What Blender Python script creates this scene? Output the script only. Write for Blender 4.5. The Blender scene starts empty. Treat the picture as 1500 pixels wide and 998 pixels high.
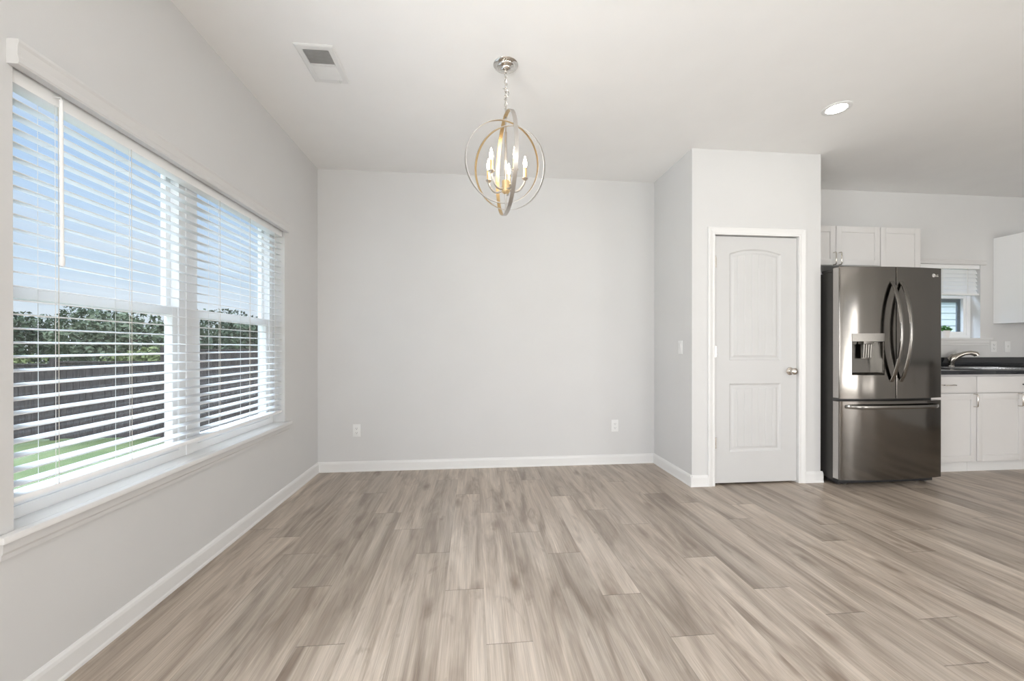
import bpy, bmesh, math, random
from math import sin, cos, pi, radians as rad, sqrt
from mathutils import Vector, Matrix, Euler
random.seed(7)
S = bpy.context.scene
COL = S.collection

# ------------------------------------------------------------------ camera
XL, YB, XR, YD, XP, H = -1.396, 3.775, 1.764, 3.095, 2.895, 2.74
XE, YR = 7.2, -5.0            # right wall, rear wall
cam = bpy.data.cameras.new('camera'); co = bpy.data.objects.new('camera', cam); COL.objects.link(co)
cam.sensor_width = 36; cam.sensor_fit = 'HORIZONTAL'
cam.lens = 588.13 * 36 / 1500
cam.shift_y = 11.0 / 1500
cam.clip_start = 0.05; cam.clip_end = 300
co.location = (0, 0, 1.13)
co.rotation_euler = (pi / 2 - 0.002, 0.0003, -0.0967)
S.camera = co

# ------------------------------------------------------------------ view, world, lights
S.view_settings.view_transform = 'Standard'
S.view_settings.look = 'None'
S.view_settings.exposure = 0.0
S.view_settings.gamma = 1.0
S.view_settings.use_curve_mapping = False

SKY_STRENGTH = 1.0
ZENITH_GAIN = 5.0
GLOW = 42.0
SUN = 1.6
REAR_W = 32.0
REAR_UP = 172.0
LEFT_W = 185.0
RIGHT_W = 54.0
BULB_EMIT = 34.0
CAN_EMIT = 30.0

w = bpy.data.worlds.new('sky'); S.world = w; w.use_nodes = True
nt = w.node_tree; nt.nodes.clear()
def N(nt, t, **k):
    n = nt.nodes.new(t)
    for a, b in k.items(): setattr(n, a, b)
    return n
tc = N(nt, 'ShaderNodeTexCoord'); sep = N(nt, 'ShaderNodeSeparateXYZ')
nt.links.new(tc.outputs['Generated'], sep.inputs[0])
rmp = N(nt, 'ShaderNodeValToRGB')
cr = rmp.color_ramp
cr.elements[0].position = 0.0; cr.elements[0].color = (0.86, 0.91, 0.97, 1)
cr.elements[1].position = 0.42; cr.elements[1].color = (0.40, 0.61, 0.96, 1)
e = cr.elements.new(0.12); e.color = (0.66, 0.80, 0.97, 1)
e = cr.elements.new(0.75); e.color = (0.80, 0.90, 1.0, 1)
nt.links.new(sep.outputs['Z'], rmp.inputs[0])
noi = N(nt, 'ShaderNodeTexNoise'); noi.inputs['Scale'].default_value = 3.0; noi.inputs['Detail'].default_value = 5
mp = N(nt, 'ShaderNodeMapping'); mp.inputs['Scale'].default_value = (1, 1, 4)
nt.links.new(tc.outputs['Generated'], mp.inputs[0]); nt.links.new(mp.outputs[0], noi.inputs['Vector'])
cl = N(nt, 'ShaderNodeMapRange'); cl.inputs[1].default_value = 0.48; cl.inputs[2].default_value = 0.75
cl.inputs[3].default_value = 0.0; cl.inputs[4].default_value = 0.55
nt.links.new(noi.outputs[0], cl.inputs[0])
mx = N(nt, 'ShaderNodeMix', data_type='RGBA')
nt.links.new(cl.outputs[0], mx.inputs[0]); nt.links.new(rmp.outputs[0], mx.inputs[6]); mx.inputs[7].default_value = (0.95, 0.96, 1, 1)
st = N(nt, 'ShaderNodeMapRange'); st.inputs[1].default_value = 0.42; st.inputs[2].default_value = 0.8
st.inputs[3].default_value = SKY_STRENGTH; st.inputs[4].default_value = SKY_STRENGTH * ZENITH_GAIN
nt.links.new(sep.outputs['Z'], st.inputs[0])
bg = N(nt, 'ShaderNodeBackground'); wo = N(nt, 'ShaderNodeOutputWorld')
# glow added high in the sky on the window side to brighten the blinds
dt = N(nt, 'ShaderNodeVectorMath', operation='DOT_PRODUCT'); nt.links.new(tc.outputs['Generated'], dt.inputs[0])
dt.inputs[1].default_value = Vector((-0.80, 0.18, 0.60)).normalized()
gr = N(nt, 'ShaderNodeMapRange', interpolation_type='SMOOTHSTEP'); gr.inputs[1].default_value = 0.955; gr.inputs[2].default_value = 0.995
gr.inputs[3].default_value = 0.0; gr.inputs[4].default_value = GLOW
nt.links.new(dt.outputs['Value'], gr.inputs[0])
sa = N(nt, 'ShaderNodeMath', operation='ADD'); nt.links.new(st.outputs[0], sa.inputs[0]); nt.links.new(gr.outputs[0], sa.inputs[1])
nt.links.new(mx.outputs[2], bg.inputs[0]); nt.links.new(sa.outputs[0], bg.inputs[1]); nt.links.new(bg.outputs[0], wo.inputs[0])

def light(name, kind, loc, rot, energy, color=(1, 1, 1), size=None, size_y=None, **k):
    l = bpy.data.lights.new(name, kind); l.energy = energy; l.color = color
    if kind == 'AREA':
        l.shape = 'RECTANGLE'; l.size = size; l.size_y = size_y
    for a, b in k.items(): setattr(l, a, b)
    o = bpy.data.objects.new(name, l); COL.objects.link(o); o.location = loc; o.rotation_euler = rot
    return o
# hazy sun from behind the camera, high over the roof: lights the yard only
light('sun', 'SUN', (0, -8, 9), (rad(42), 0, rad(20)), SUN, (1, 0.96, 0.9), angle=rad(6))
# fill lamps and openings added out of view to brighten the room
WARM = (1.0, 0.99, 0.98)
REAR_UP = 172.0
LEFT_W = 185.0
REAR = [(-0.2, 1.35, 1.8, 1.9), (3.4, 1.15, 2.4, 2.1)]      # x, z, width, height
for x, z, a, b in REAR:
    light('fill_light', 'AREA', (x, YR - 0.30, z + 0.15), (rad(66), 0, 0), REAR_W * a * b / 8.5, WARM, a, b)
    # upward fill lamp in place of sunlit paving, added to brighten the ceiling
    light('fill_light_up', 'AREA', (x, YR - 0.30, z - 0.25), (rad(128), 0, 0), REAR_UP * a * b / 8.5, WARM, a, b)
RIGHT = [(-4.05, 1.25, 1.5, 2.1), (-2.1, 1.3, 0.16, 2.0)]                              # y, z, width, height
for y, z, a, b in RIGHT:
    light('fill_light', 'AREA', (XE + 0.30, y, z - 0.1), (rad(112), 0, rad(90)), RIGHT_W * a * b, WARM, a, b)
LEFT = [(-0.35, 1.3, 1.8, 1.5)]
for y, z, a, b in LEFT:
    light('fill_light', 'AREA', (XL - 0.35, y, z - 0.1), (rad(102), 0, rad(-84)), LEFT_W, (0.96, 0.98, 1.0), a, b)

# ------------------------------------------------------------------ materials
def mat(name, color, rough=0.5, metal=0.0, spec=0.5, noise=0.0, nscale=30, bump=0.0, bscale=200, aniso=0, emit=None, es=0, coat=0):
    m = bpy.data.materials.new(name); m.use_nodes = True
    t = m.node_tree; b = t.nodes['Principled BSDF']
    b.inputs['Base Color'].default_value = (*color, 1)
    b.inputs['Roughness'].default_value = rough; b.inputs['Metallic'].default_value = metal
    b.inputs['Specular IOR Level'].default_value = spec
    if coat: b.inputs['Coat Weight'].default_value = coat
    if emit: b.inputs['Emission Color'].default_value = (*emit, 1); b.inputs['Emission Strength'].default_value = es
    if noise or bump:
        c = N(t, 'ShaderNodeTexCoord')
    if noise:
        n = N(t, 'ShaderNodeTexNoise'); n.inputs['Scale'].default_value = nscale; n.inputs['Detail'].default_value = 4
        t.links.new(c.outputs['Object'], n.inputs['Vector'])
        r = N(t, 'ShaderNodeMapRange'); r.inputs[1].default_value = 0.3; r.inputs[2].default_value = 0.7
        r.inputs[3].default_value = 1 - noise; r.inputs[4].default_value = 1 + noise
        t.links.new(n.outputs[0], r.inputs[0])
        v = N(t, 'ShaderNodeMix', data_type='RGBA', blend_type='MULTIPLY'); v.inputs[0].default_value = 1
        v.inputs[6].default_value = (*color, 1); t.links.new(r.outputs[0], v.inputs[7]); t.links.new(v.outputs[2], b.inputs['Base Color'])
    if bump:
        n2 = N(t, 'ShaderNodeTexNoise'); n2.inputs['Scale'].default_value = bscale; n2.inputs['Detail'].default_value = 3
        t.links.new(c.outputs['Object'], n2.inputs['Vector'])
        bp = N(t, 'ShaderNodeBump'); bp.inputs['Strength'].default_value = bump; bp.inputs['Distance'].default_value = 0.002
        t.links.new(n2.outputs[0], bp.inputs['Height']); t.links.new(bp.outputs[0], b.inputs['Normal'])
    return m

M = {}
M['wall'] = mat('wall_paint', (0.66, 0.656, 0.650), 0.75, spec=0.25, noise=0.012, nscale=3, bump=0.12, bscale=260)
M['ceil'] = mat('ceiling_paint', (0.90, 0.895, 0.885), 0.85, spec=0.2, noise=0.01, nscale=4, bump=0.15, bscale=180)
M['trim'] = mat('trim_paint', (0.77, 0.765, 0.755), 0.38, spec=0.45, noise=0.008, nscale=6)
M['door'] = mat('door_paint', (0.60, 0.597, 0.592), 0.42, spec=0.4, noise=0.01, nscale=6)
M['cab'] = mat('cabinet_paint', (0.68, 0.665, 0.652), 0.4, spec=0.4, noise=0.01, nscale=5)
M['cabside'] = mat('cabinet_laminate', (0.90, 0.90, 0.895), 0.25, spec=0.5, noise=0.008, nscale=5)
M['vinyl'] = mat('window_vinyl', (0.90, 0.905, 0.905), 0.35, spec=0.4, noise=0.006, nscale=8)
M['plastic'] = mat('white_plastic', (0.80, 0.80, 0.79), 0.35, noise=0.008, nscale=20)
M['trim_shaded'] = mat('shaded_white_trim', (0.66, 0.652, 0.643), 0.6, spec=0.3, noise=0.008, nscale=6)  # white trim with its shade put into a darker base colour
M['dark'] = mat('dark_gap', (0.02, 0.02, 0.02), 0.6, noise=0.05)
M['grille'] = mat('register_metal', (0.78, 0.78, 0.77), 0.4, noise=0.008)
M['slot'] = mat('socket_slot', (0.12, 0.115, 0.11), 0.6, noise=0.03)
M['duct'] = mat('duct_metal', (0.45, 0.445, 0.44), 0.6, noise=0.03)
M['nickel'] = mat('brushed_nickel', (0.66, 0.62, 0.57), 0.24, 1.0, noise=0.04, nscale=90)
M['chrome'] = mat('polished_nickel', (0.74, 0.72, 0.69), 0.08, 1.0, noise=0.02, nscale=60)
M['ring_out'] = mat('ring_nickel', (0.52, 0.495, 0.465), 0.32, 0.85, noise=0.03, nscale=60)
M['gold'] = mat('ring_gold', (0.62, 0.45, 0.24), 0.28, 1.0, noise=0.05, nscale=60)
M['sleeve'] = mat('candle_gold', (0.85, 0.66, 0.38), 0.3, 0.8, noise=0.03)
M['bulb'] = mat('bulb_glow', (1, 0.9, 0.75), 0.3, emit=(1.0, 0.86, 0.68), es=BULB_EMIT)
M['canlens'] = mat('downlight_lens', (1, 1, 1), 0.3, emit=(1.0, 0.96, 0.9), es=CAN_EMIT)
M['counter'] = mat('black_granite', (0.018, 0.02, 0.024), 0.12, spec=0.55, noise=0.5, nscale=260)
M['black'] = mat('black_plastic', (0.02, 0.02, 0.022), 0.4, noise=0.05)
M['fridge_side'] = mat('fridge_case_paint', (0.045, 0.043, 0.04), 0.38, 0.3, noise=0.05, nscale=140)
M['faucet'] = mat('faucet_nickel', (0.42, 0.39, 0.35), 0.22, 1.0, noise=0.03, nscale=60)
M['pot'] = mat('white_ceramic', (0.82, 0.80, 0.78), 0.3, noise=0.01)
M['leaf'] = mat('herb_leaf', (0.12, 0.30, 0.09), 0.5, noise=0.3, nscale=60)
M['soil'] = mat('potting_soil', (0.05, 0.035, 0.025), 0.9, noise=0.3, nscale=90)
M['cord'] = mat('blind_cord', (0.80, 0.80, 0.78), 0.7, noise=0.02)
M['liftcord'] = mat('lift_cord', (0.62, 0.57, 0.50), 0.7, noise=0.05)
M['screen'] = mat('dark_screen_frame', (0.10, 0.12, 0.145), 0.5, noise=0.03)
M['logo'] = mat('emblem_silver', (0.82, 0.80, 0.76), 0.3, 0.3, noise=0.02)

# blind slats let a little light through
m = mat('slat_faux_wood', (0.93, 0.935, 0.935), 0.45, noise=0.006, nscale=10)
t = m.node_tree; b = t.nodes['Principled BSDF']; out = t.nodes['Material Output']
tr = N(t, 'ShaderNodeBsdfTranslucent'); tr.inputs[0].default_value = (0.9, 0.92, 0.94, 1)
ms = N(t, 'ShaderNodeMixShader'); ms.inputs[0].default_value = 0.28
t.links.new(b.outputs[0], ms.inputs[1]); t.links.new(tr.outputs[0], ms.inputs[2]); t.links.new(ms.outputs[0], out.inputs[0])
M['slat'] = m
M['rail'] = mat('white_rail', (0.90, 0.90, 0.895), 0.4, noise=0.006, nscale=10)

# clear glass: mostly transparent with mirror reflections
m = bpy.data.materials.new('window_glass'); m.use_nodes = True; t = m.node_tree; t.nodes.clear()
out = N(t, 'ShaderNodeOutputMaterial'); tp = N(t, 'ShaderNodeBsdfTransparent'); gl = N(t, 'ShaderNodeBsdfGlossy')
gl.inputs['Roughness'].default_value = 0.01; tp.inputs[0].default_value = (0.97, 0.985, 0.98, 1)
lw = N(t, 'ShaderNodeLayerWeight'); lw.inputs[0].default_value = 0.5
pw = N(t, 'ShaderNodeMath', operation='POWER'); pw.inputs[1].default_value = 5.0; t.links.new(lw.outputs['Facing'], pw.inputs[0])
fr = N(t, 'ShaderNodeMath', operation='MULTIPLY_ADD'); fr.inputs[1].default_value = 0.9; fr.inputs[2].default_value = 0.04; t.links.new(pw.outputs[0], fr.inputs[0])
ms = N(t, 'ShaderNodeMixShader'); t.links.new(fr.outputs[0], ms.inputs[0]); t.links.new(tp.outputs[0], ms.inputs[1]); t.links.new(gl.outputs[0], ms.inputs[2])
t.links.new(ms.outputs[0], out.inputs[0]); M['glass'] = m

# black stainless steel, finely brushed along x
def steel(name, col, rough):
    m = mat(name, col, rough, 1.0); t = m.node_tree; b = t.nodes['Principled BSDF']
    c = N(t, 'ShaderNodeTexCoord'); mp = N(t, 'ShaderNodeMapping'); mp.inputs['Scale'].default_value = (3, 3, 900)
    n = N(t, 'ShaderNodeTexNoise'); n.inputs['Scale'].default_value = 1.0; n.inputs['Detail'].default_value = 3
    t.links.new(c.outputs['Object'], mp.inputs[0]); t.links.new(mp.outputs[0], n.inputs['Vector'])
    r = N(t, 'ShaderNodeMapRange'); r.inputs[3].default_value = rough * 0.85; r.inputs[4].default_value = rough * 1.2
    t.links.new(n.outputs[0], r.inputs[0]); t.links.new(r.outputs[0], b.inputs['Roughness'])
    n2 = N(t, 'ShaderNodeTexNoise'); n2.inputs['Scale'].default_value = 1.6; n2.inputs['Detail'].default_value = 1
    mp2 = N(t, 'ShaderNodeMapping'); mp2.inputs['Scale'].default_value = (3.2, 1, 0.7)
    t.links.new(c.outputs['Object'], mp2.inputs[0]); t.links.new(mp2.outputs[0], n2.inputs['Vector'])
    bp = N(t, 'ShaderNodeBump'); bp.inputs['Strength'].default_value = 0.5; bp.inputs['Distance'].default_value = 0.008
    t.links.new(n2.outputs[0], bp.inputs['Height']); t.links.new(bp.outputs[0], b.inputs['Normal'])
    return m
M['steel'] = steel('black_stainless', (0.17, 0.158, 0.144), 0.12)
M['steel_edge'] = mat('stainless_edge', (0.50, 0.48, 0.46), 0.3, 1.0, noise=0.03, nscale=80)
M['handle_steel'] = mat('handle_black_stainless', (0.21, 0.20, 0.185), 0.2, 1.0, noise=0.03, nscale=80)
M['panel_steel'] = mat('brushed_panel_steel', (0.26, 0.245, 0.225), 0.34, 1.0, noise=0.03, nscale=80)
M['sinksteel'] = mat('sink_steel', (0.6, 0.6, 0.6), 0.25, 1.0, noise=0.03, nscale=80)

# vinyl plank floor: plank uv (metres) in 'plank', per-plank random in 'rnd'
def floor_mat():
    m = bpy.data.materials.new('oak_vinyl_plank'); m.use_nodes = True; t = m.node_tree; b = t.nodes['Principled BSDF']
    L = t.links.new
    uv = N(t, 'ShaderNodeAttribute', attribute_name='plank'); rn = N(t, 'ShaderNodeAttribute', attribute_name='rnd')
    sp = N(t, 'ShaderNodeSeparateXYZ'); L(rn.outputs['Vector'], sp.inputs[0])
    off = N(t, 'ShaderNodeVectorMath', operation='SCALE'); L(rn.outputs['Vector'], off.inputs[0]); off.inputs[3].default_value = 37.0
    ad = N(t, 'ShaderNodeVectorMath', operation='ADD'); L(uv.outputs['Vector'], ad.inputs[0]); L(off.outputs[0], ad.inputs[1])
    def noise(sx, sy, det, rough=0.6, dist=0.0):
        mp = N(t, 'ShaderNodeMapping'); mp.inputs['Scale'].default_value = (sx, sy, 1); L(ad.outputs[0], mp.inputs[0])
        n = N(t, 'ShaderNodeTexNoise'); n.inputs['Scale'].default_value = 1; n.inputs['Detail'].default_value = det
        n.inputs['Roughness'].default_value = rough; n.inputs['Distortion'].default_value = dist
        L(mp.outputs[0], n.inputs['Vector']); return n.outputs[0]
    def rng(src, a, b_, c, d):
        r = N(t, 'ShaderNodeMapRange'); r.inputs[1].default_value = a; r.inputs[2].default_value = b_
        r.inputs[3].default_value = c; r.inputs[4].default_value = d; L(src, r.inputs[0]); return r.outputs[0]
    broad = noise(10, 1.15, 4, 0.6, 0.9)           # long soft cathedral bands
    fine = noise(210, 3.2, 4, 0.7)                # fine streaks
    mid = noise(38, 1.4, 4, 0.6, 0.5)
    knot = noise(11, 3.6, 3, 0.55, 1.2)           # dark smudges
    c1 = N(t, 'ShaderNodeValToRGB'); L(broad, c1.inputs[0]); r = c1.color_ramp
    r.elements[0].position = 0.30; r.elements[0].color = (0.270, 0.214, 0.170, 1)
    r.elements[1].position = 0.68; r.elements[1].color = (0.560, 0.480, 0.402, 1)
    e = r.elements.new(0.50); e.color = (0.445, 0.372, 0.304, 1)
    def mul(col, fac):
        x = N(t, 'ShaderNodeMix', data_type='RGBA', blend_type='MULTIPLY'); x.inputs[0].default_value = 1
        L(col, x.inputs[6]); L(fac, x.inputs[7]); return x.outputs[2]
    col = mul(c1.outputs[0], rng(mid, 0.3, 0.7, 0.88, 1.10))
    col = mul(col, rng(fine, 0.32, 0.68, 0.80, 1.13))
    kx = N(t, 'ShaderNodeMix', data_type='RGBA', blend_type='MIX'); L(rng(knot, 0.60, 0.80, 0.0, 0.6), kx.inputs[0])
    L(col, kx.inputs[6]); kx.inputs[7].default_value = (0.20, 0.15, 0.115, 1)
    mv = N(t, 'ShaderNodeMapping'); mv.inputs['Scale'].default_value = (5.2, 1.7, 1); L(ad.outputs[0], mv.inputs[0])
    nd = N(t, 'ShaderNodeTexNoise'); nd.inputs['Scale'].default_value = 3.0; nd.inputs['Detail'].default_value = 3; L(mv.outputs[0], nd.inputs['Vector'])
    nx = N(t, 'ShaderNodeMix', data_type='RGBA', blend_type='LINEAR_LIGHT'); nx.inputs[0].default_value = 0.16; L(mv.outputs[0], nx.inputs[6]); L(nd.outputs['Color'], nx.inputs[7])
    vo = N(t, 'ShaderNodeTexVoronoi'); vo.inputs['Scale'].default_value = 1.0; L(nx.outputs[2], vo.inputs['Vector'])
    kk = N(t, 'ShaderNodeMix', data_type='RGBA', blend_type='MIX'); L(rng(vo.outputs['Distance'], 0.03, 0.20, 0.75, 0.0), kk.inputs[0])
    L(kx.outputs[2], kk.inputs[6]); kk.inputs[7].default_value = (0.17, 0.122, 0.09, 1)
    col = mul(kk.outputs[2], rng(sp.outputs[0], 0, 1, 0.88, 1.14))
    # thin seams from plank-local coordinates
    su = N(t, 'ShaderNodeSeparateXYZ'); L(uv.outputs['Vector'], su.inputs[0])
    def edge(o, size, wd):
        a = N(t, 'ShaderNodeMath', operation='SUBTRACT'); a.inputs[0].default_value = size; L(o, a.inputs[1])
        mn = N(t, 'ShaderNodeMath', operation='MINIMUM'); L(o, mn.inputs[0]); L(a.outputs[0], mn.inputs[1])
        return rng(mn.outputs[0], 0.0, wd, 0.0, 1.0)
    eu = edge(su.outputs[0], 0.179, 0.0016); ev = edge(su.outputs[1], 1.22, 0.0032)
    mn = N(t, 'ShaderNodeMath', operation='MINIMUM'); L(eu, mn.inputs[0]); L(ev, mn.inputs[1])
    col = mul(col, rng(eu, 0, 1, 0.80, 1.0)); col = mul(col, rng(ev, 0, 1, 0.50, 1.0))
    L(col, b.inputs['Base Color'])
    L(rng(fine, 0.3, 0.7, 0.30, 0.40), b.inputs['Roughness']); b.inputs['Specular IOR Level'].default_value = 0.42
    hm = N(t, 'ShaderNodeMath', operation='MULTIPLY'); L(mn.outputs[0], hm.inputs[0]); hm.inputs[1].default_value = 1.0
    ha = N(t, 'ShaderNodeMath', operation='ADD'); L(hm.outputs[0], ha.inputs[0]); L(rng(fine, 0.3, 0.7, 0, 0.25), ha.inputs[1])
    bp = N(t, 'ShaderNodeBump'); bp.inputs['Strength'].default_value = 0.25; bp.inputs['Distance'].default_value = 0.0008
    L(ha.outputs[0], bp.inputs['Height']); L(bp.outputs[0], b.inputs['Normal'])
    return m
M['floor'] = floor_mat()

def two_tone(name, a, b_, scale, rough=0.9, sx=(1, 1, 1)):
    m = mat(name, a, rough, spec=0.2); t = m.node_tree; b = t.nodes['Principled BSDF']
    c = N(t, 'ShaderNodeTexCoord'); mp = N(t, 'ShaderNodeMapping'); mp.inputs['Scale'].default_value = sx
    n = N(t, 'ShaderNodeTexNoise'); n.inputs['Scale'].default_value = scale; n.inputs['Detail'].default_value = 6
    r = N(t, 'ShaderNodeValToRGB'); r.color_ramp.elements[0].position = 0.35; r.color_ramp.elements[0].color = (*a, 1)
    r.color_ramp.elements[1].position = 0.65; r.color_ramp.elements[1].color = (*b_, 1)
    t.links.new(c.outputs['Object'], mp.inputs[0]); t.links.new(mp.outputs[0], n.inputs['Vector']); t.links.new(n.outputs[0], r.inputs[0]); t.links.new(r.outputs[0], b.inputs['Base Color'])
    return m
M['grass'] = two_tone('lawn_grass', (0.085, 0.118, 0.048), (0.125, 0.155, 0.07), 1.3)
M['gravel'] = two_tone('pale_gravel', (0.16, 0.15, 0.11), (0.22, 0.21, 0.16), 14)
M['fence'] = two_tone('weathered_dark_fence', (0.050, 0.041, 0.044), (0.088, 0.074, 0.077), 6, sx=(4, 4, 0.6))
M['tree'] = two_tone('tree_leaves', (0.040, 0.062, 0.038), (0.10, 0.13, 0.085), 1.2)
M['tree2'] = two_tone('pale_tree_leaves', (0.08, 0.105, 0.07), (0.15, 0.18, 0.12), 1.2)
M['bush'] = two_tone('bright_bush_leaves', (0.10, 0.125, 0.045), (0.16, 0.19, 0.085), 1.6)
M['bark'] = two_tone('grey_bark', (0.10, 0.085, 0.07), (0.18, 0.16, 0.14), 8)
M['siding'] = mat('lap_siding', (0.60, 0.66, 0.74), 0.7, noise=0.03, nscale=6)
M['roof'] = two_tone('roof_shingle', (0.06, 0.06, 0.065), (0.12, 0.12, 0.12), 20)
M['exterior'] = mat('exterior_siding', (0.72, 0.72, 0.70), 0.7, noise=0.03)

# ------------------------------------------------------------------ mesh helpers
class MB:
    def __init__(s): s.v = []; s.f = []; s.mi = []; s.cur = 0
    def add(s, vs, fs):
        o = len(s.v); s.v += [Vector(v) for v in vs]
        for f in fs: s.f.append([i + o for i in f]); s.mi.append(s.cur)
    def box(s, x0, x1, y0, y1, z0, z1, bev=0.0):
        if x0 > x1: x0, x1 = x1, x0
        if y0 > y1: y0, y1 = y1, y0
        if z0 > z1: z0, z1 = z1, z0
        if bev <= 0:
            s.add([(x0,y0,z0),(x1,y0,z0),(x1,y1,z0),(x0,y1,z0),(x0,y0,z1),(x1,y0,z1),(x1,y1,z1),(x0,y1,z1)],
                  [(0,3,2,1),(4,5,6,7),(0,1,5,4),(1,2,6,5),(2,3,7,6),(3,0,4,7)])
        else:
            bm = bmesh.new(); bmesh.ops.create_cube(bm, size=1)
            for v in bm.verts:
                v.co = Vector(((x0+x1)/2 + v.co.x*(x1-x0), (y0+y1)/2 + v.co.y*(y1-y0), (z0+z1)/2 + v.co.z*(z1-z0)))
            bmesh.ops.bevel(bm, geom=bm.edges[:], offset=bev, segments=2, affect='EDGES', profile=0.6)
            s.addbm(bm)
        return s
    def addbm(s, bm):
        bm.verts.index_update()
        s.add([v.co.copy() for v in bm.verts], [[v.index for v in f.verts] for f in bm.faces]); bm.free()
    def tube(s, pts, r, n=10, cap=True):
        pts = [Vector(p) for p in pts]; rs = r if isinstance(r, (list, tuple)) else [r]*len(pts)
        rings = []; prev = None
        for i, p in enumerate(pts):
            d = (pts[min(i+1, len(pts)-1)] - pts[max(i-1, 0)]).normalized()
            if prev is None:
                a = d.orthogonal().normalized()
            else:
                a = (prev - d*prev.dot(d)); a = a.normalized() if a.length > 1e-6 else d.orthogonal().normalized()
            prev = a; b = d.cross(a)
            rings.append([p + (a*cos(2*pi*k/n) + b*sin(2*pi*k/n))*rs[i] for k in range(n)])
        vs = [v for rg in rings for v in rg]; fs = []
        for i in range(len(rings)-1):
            for k in range(n):
                k2 = (k+1) % n; fs.append((i*n+k, i*n+k2, (i+1)*n+k2, (i+1)*n+k))
        if cap:
            fs.append(tuple(range(n))[::-1]); fs.append(tuple((len(rings)-1)*n + k for k in range(n)))
        s.add(vs, fs); return s
    def lathe(s, c, prof, n=32, axis='Z', cap=True):
        """prof: list of (radius, height) along axis from c"""
        c = Vector(c); vs = []; fs = []
        for r, h in prof:
            for k in range(n):
                a = 2*pi*k/n
                if axis == 'Z': vs.append(c + Vector((r*cos(a), r*sin(a), h)))
                elif axis == 'Y': vs.append(c + Vector((r*cos(a), h, r*sin(a))))
                else: vs.append(c + Vector((h, r*cos(a), r*sin(a))))
        m = len(prof)
        for i in range(m-1):
            for k in range(n):
                k2 = (k+1) % n; fs.append((i*n+k, i*n+k2, (i+1)*n+k2, (i+1)*n+k))
        if cap: fs.append(tuple(range(n))); fs.append(tuple((m-1)*n + k for k in range(n)))
        s.add(vs, fs); return s
    def extrude(s, prof, axis, a0, a1):
        """closed polygon prof [(u,v)] extruded along axis; u,v are the other two axes in order"""
        def P(u, v, a):
            return {'X': (a, u, v), 'Y': (u, a, v), 'Z': (u, v, a)}[axis]
        n = len(prof); vs = [P(u, v, a0) for u, v in prof] + [P(u, v, a1) for u, v in prof]
        fs = [(i, (i+1) % n, n+(i+1) % n, n+i) for i in range(n)] + [tuple(range(n))[::-1], tuple(range(n, 2*n))]
        s.add(vs, fs); return s

ORG = {}
def _mesh(name, mb, mats, origin, smooth):
    me = bpy.data.meshes.new(name)
    me.from_pydata([tuple(v - origin) for v in mb.v], [], mb.f)
    for m in (mats if isinstance(mats, (list, tuple)) else [mats]): me.materials.append(m)
    for p, i in zip(me.polygons, mb.mi): p.material_index = i
    bm = bmesh.new(); bm.from_mesh(me); bmesh.ops.recalc_face_normals(bm, faces=bm.faces[:]); bm.to_mesh(me); bm.free()
    if smooth is not None:
        for p in me.polygons: p.use_smooth = True
        me.set_sharp_from_angle(angle=rad(smooth))
    me.update()
    return me
def obj(name, mb, m, parent=None, smooth=None, label=None, origin=None):
    """one mesh object; geometry is given in world coordinates"""
    if parent is not None: org = ORG[parent.name]
    elif origin is not None: org = Vector(origin)
    else:
        xs = [v.x for v in mb.v]; ys = [v.y for v in mb.v]; zs = [v.z for v in mb.v]
        org = Vector(((min(xs)+max(xs))/2, (min(ys)+max(ys))/2, min(zs)))
    o = bpy.data.objects.new(name, _mesh(name, mb, m, org, smooth)); COL.objects.link(o)
    if parent is not None: o.parent = parent
    else: o.location = org
    ORG[o.name] = org
    if label: o['label'] = label
    return o
def thing(name, loc, label, cat, group=None):
    o = bpy.data.objects.new(name, None); COL.objects.link(o); o.location = loc; o.empty_display_size = 0.1
    ORG[o.name] = Vector(loc); o['label'] = label; o['category'] = cat
    if group: o['group'] = group
    return o
def tag(o, label, cat, group=None):
    o['label'] = label; o['category'] = cat
    if group: o['group'] = group
    return o
def struct(name, mb, m, parent=None, smooth=None):
    o = obj(name, mb, m, parent, smooth)
    if parent is None: o['kind'] = 'structure'
    return o
def dup(src, loc, parent=None):
    """copy of one object; same origin maths as the source"""
    c = src.copy(); COL.objects.link(c); c.location = loc
    if parent is not None: c.parent = parent
    ORG[c.name] = Vector(loc)
    return c

# ------------------------------------------------------------------ room shell
T = 0.14
# left window opening / kitchen window opening
WY0, WY1, WZ0, WZ1 = 1.366, 3.140, 0.572, 2.050
KX0, KX1, KZ0, KZ1 = 4.462, 5.377, 1.225, 2.014
WT = 0.19
def wall_x(x0, x1, y0, y1, holes):
    """wall slab between x0..x1 running along y with holes (ya,yb,za,zb)"""
    b = MB(); cur = y0
    for ya, yb, za, zb in sorted(holes):
        b.box(x0, x1, cur, ya, 0, H); 
        if za > 0: b.box(x0, x1, ya, yb, 0, za)
        b.box(x0, x1, ya, yb, zb, H); cur = yb
    b.box(x0, x1, cur, y1, 0, H); return b
def wall_y(y0, y1, x0, x1, holes):
    b = MB(); cur = x0
    for xa, xb, za, zb in sorted(holes):
        b.box(cur, xa, y0, y1, 0, H)
        if za > 0: b.box(xa, xb, y0, y1, 0, za)
        b.box(xa, xb, y0, y1, zb, H); cur = xb
    b.box(cur, x1, y0, y1, 0, H); return b
struct('wall_left', wall_x(XL - WT, XL, YR - T, YB + T, [(WY0, WY1, WZ0, WZ1)] + [(y - a/2, y + a/2, z - b/2, z + b/2) for y, z, a, b in LEFT]), M['wall'])
struct('wall_back', wall_y(YB, YB + WT, XL, XR, []), M['wall'])
struct('wall_alcove', wall_x(XR, XR + 0.115, YD + 0.115, YB, []), M['wall'])
DX0, DX1, DZ = 1.957, 2.693, 2.046        # door opening
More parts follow.
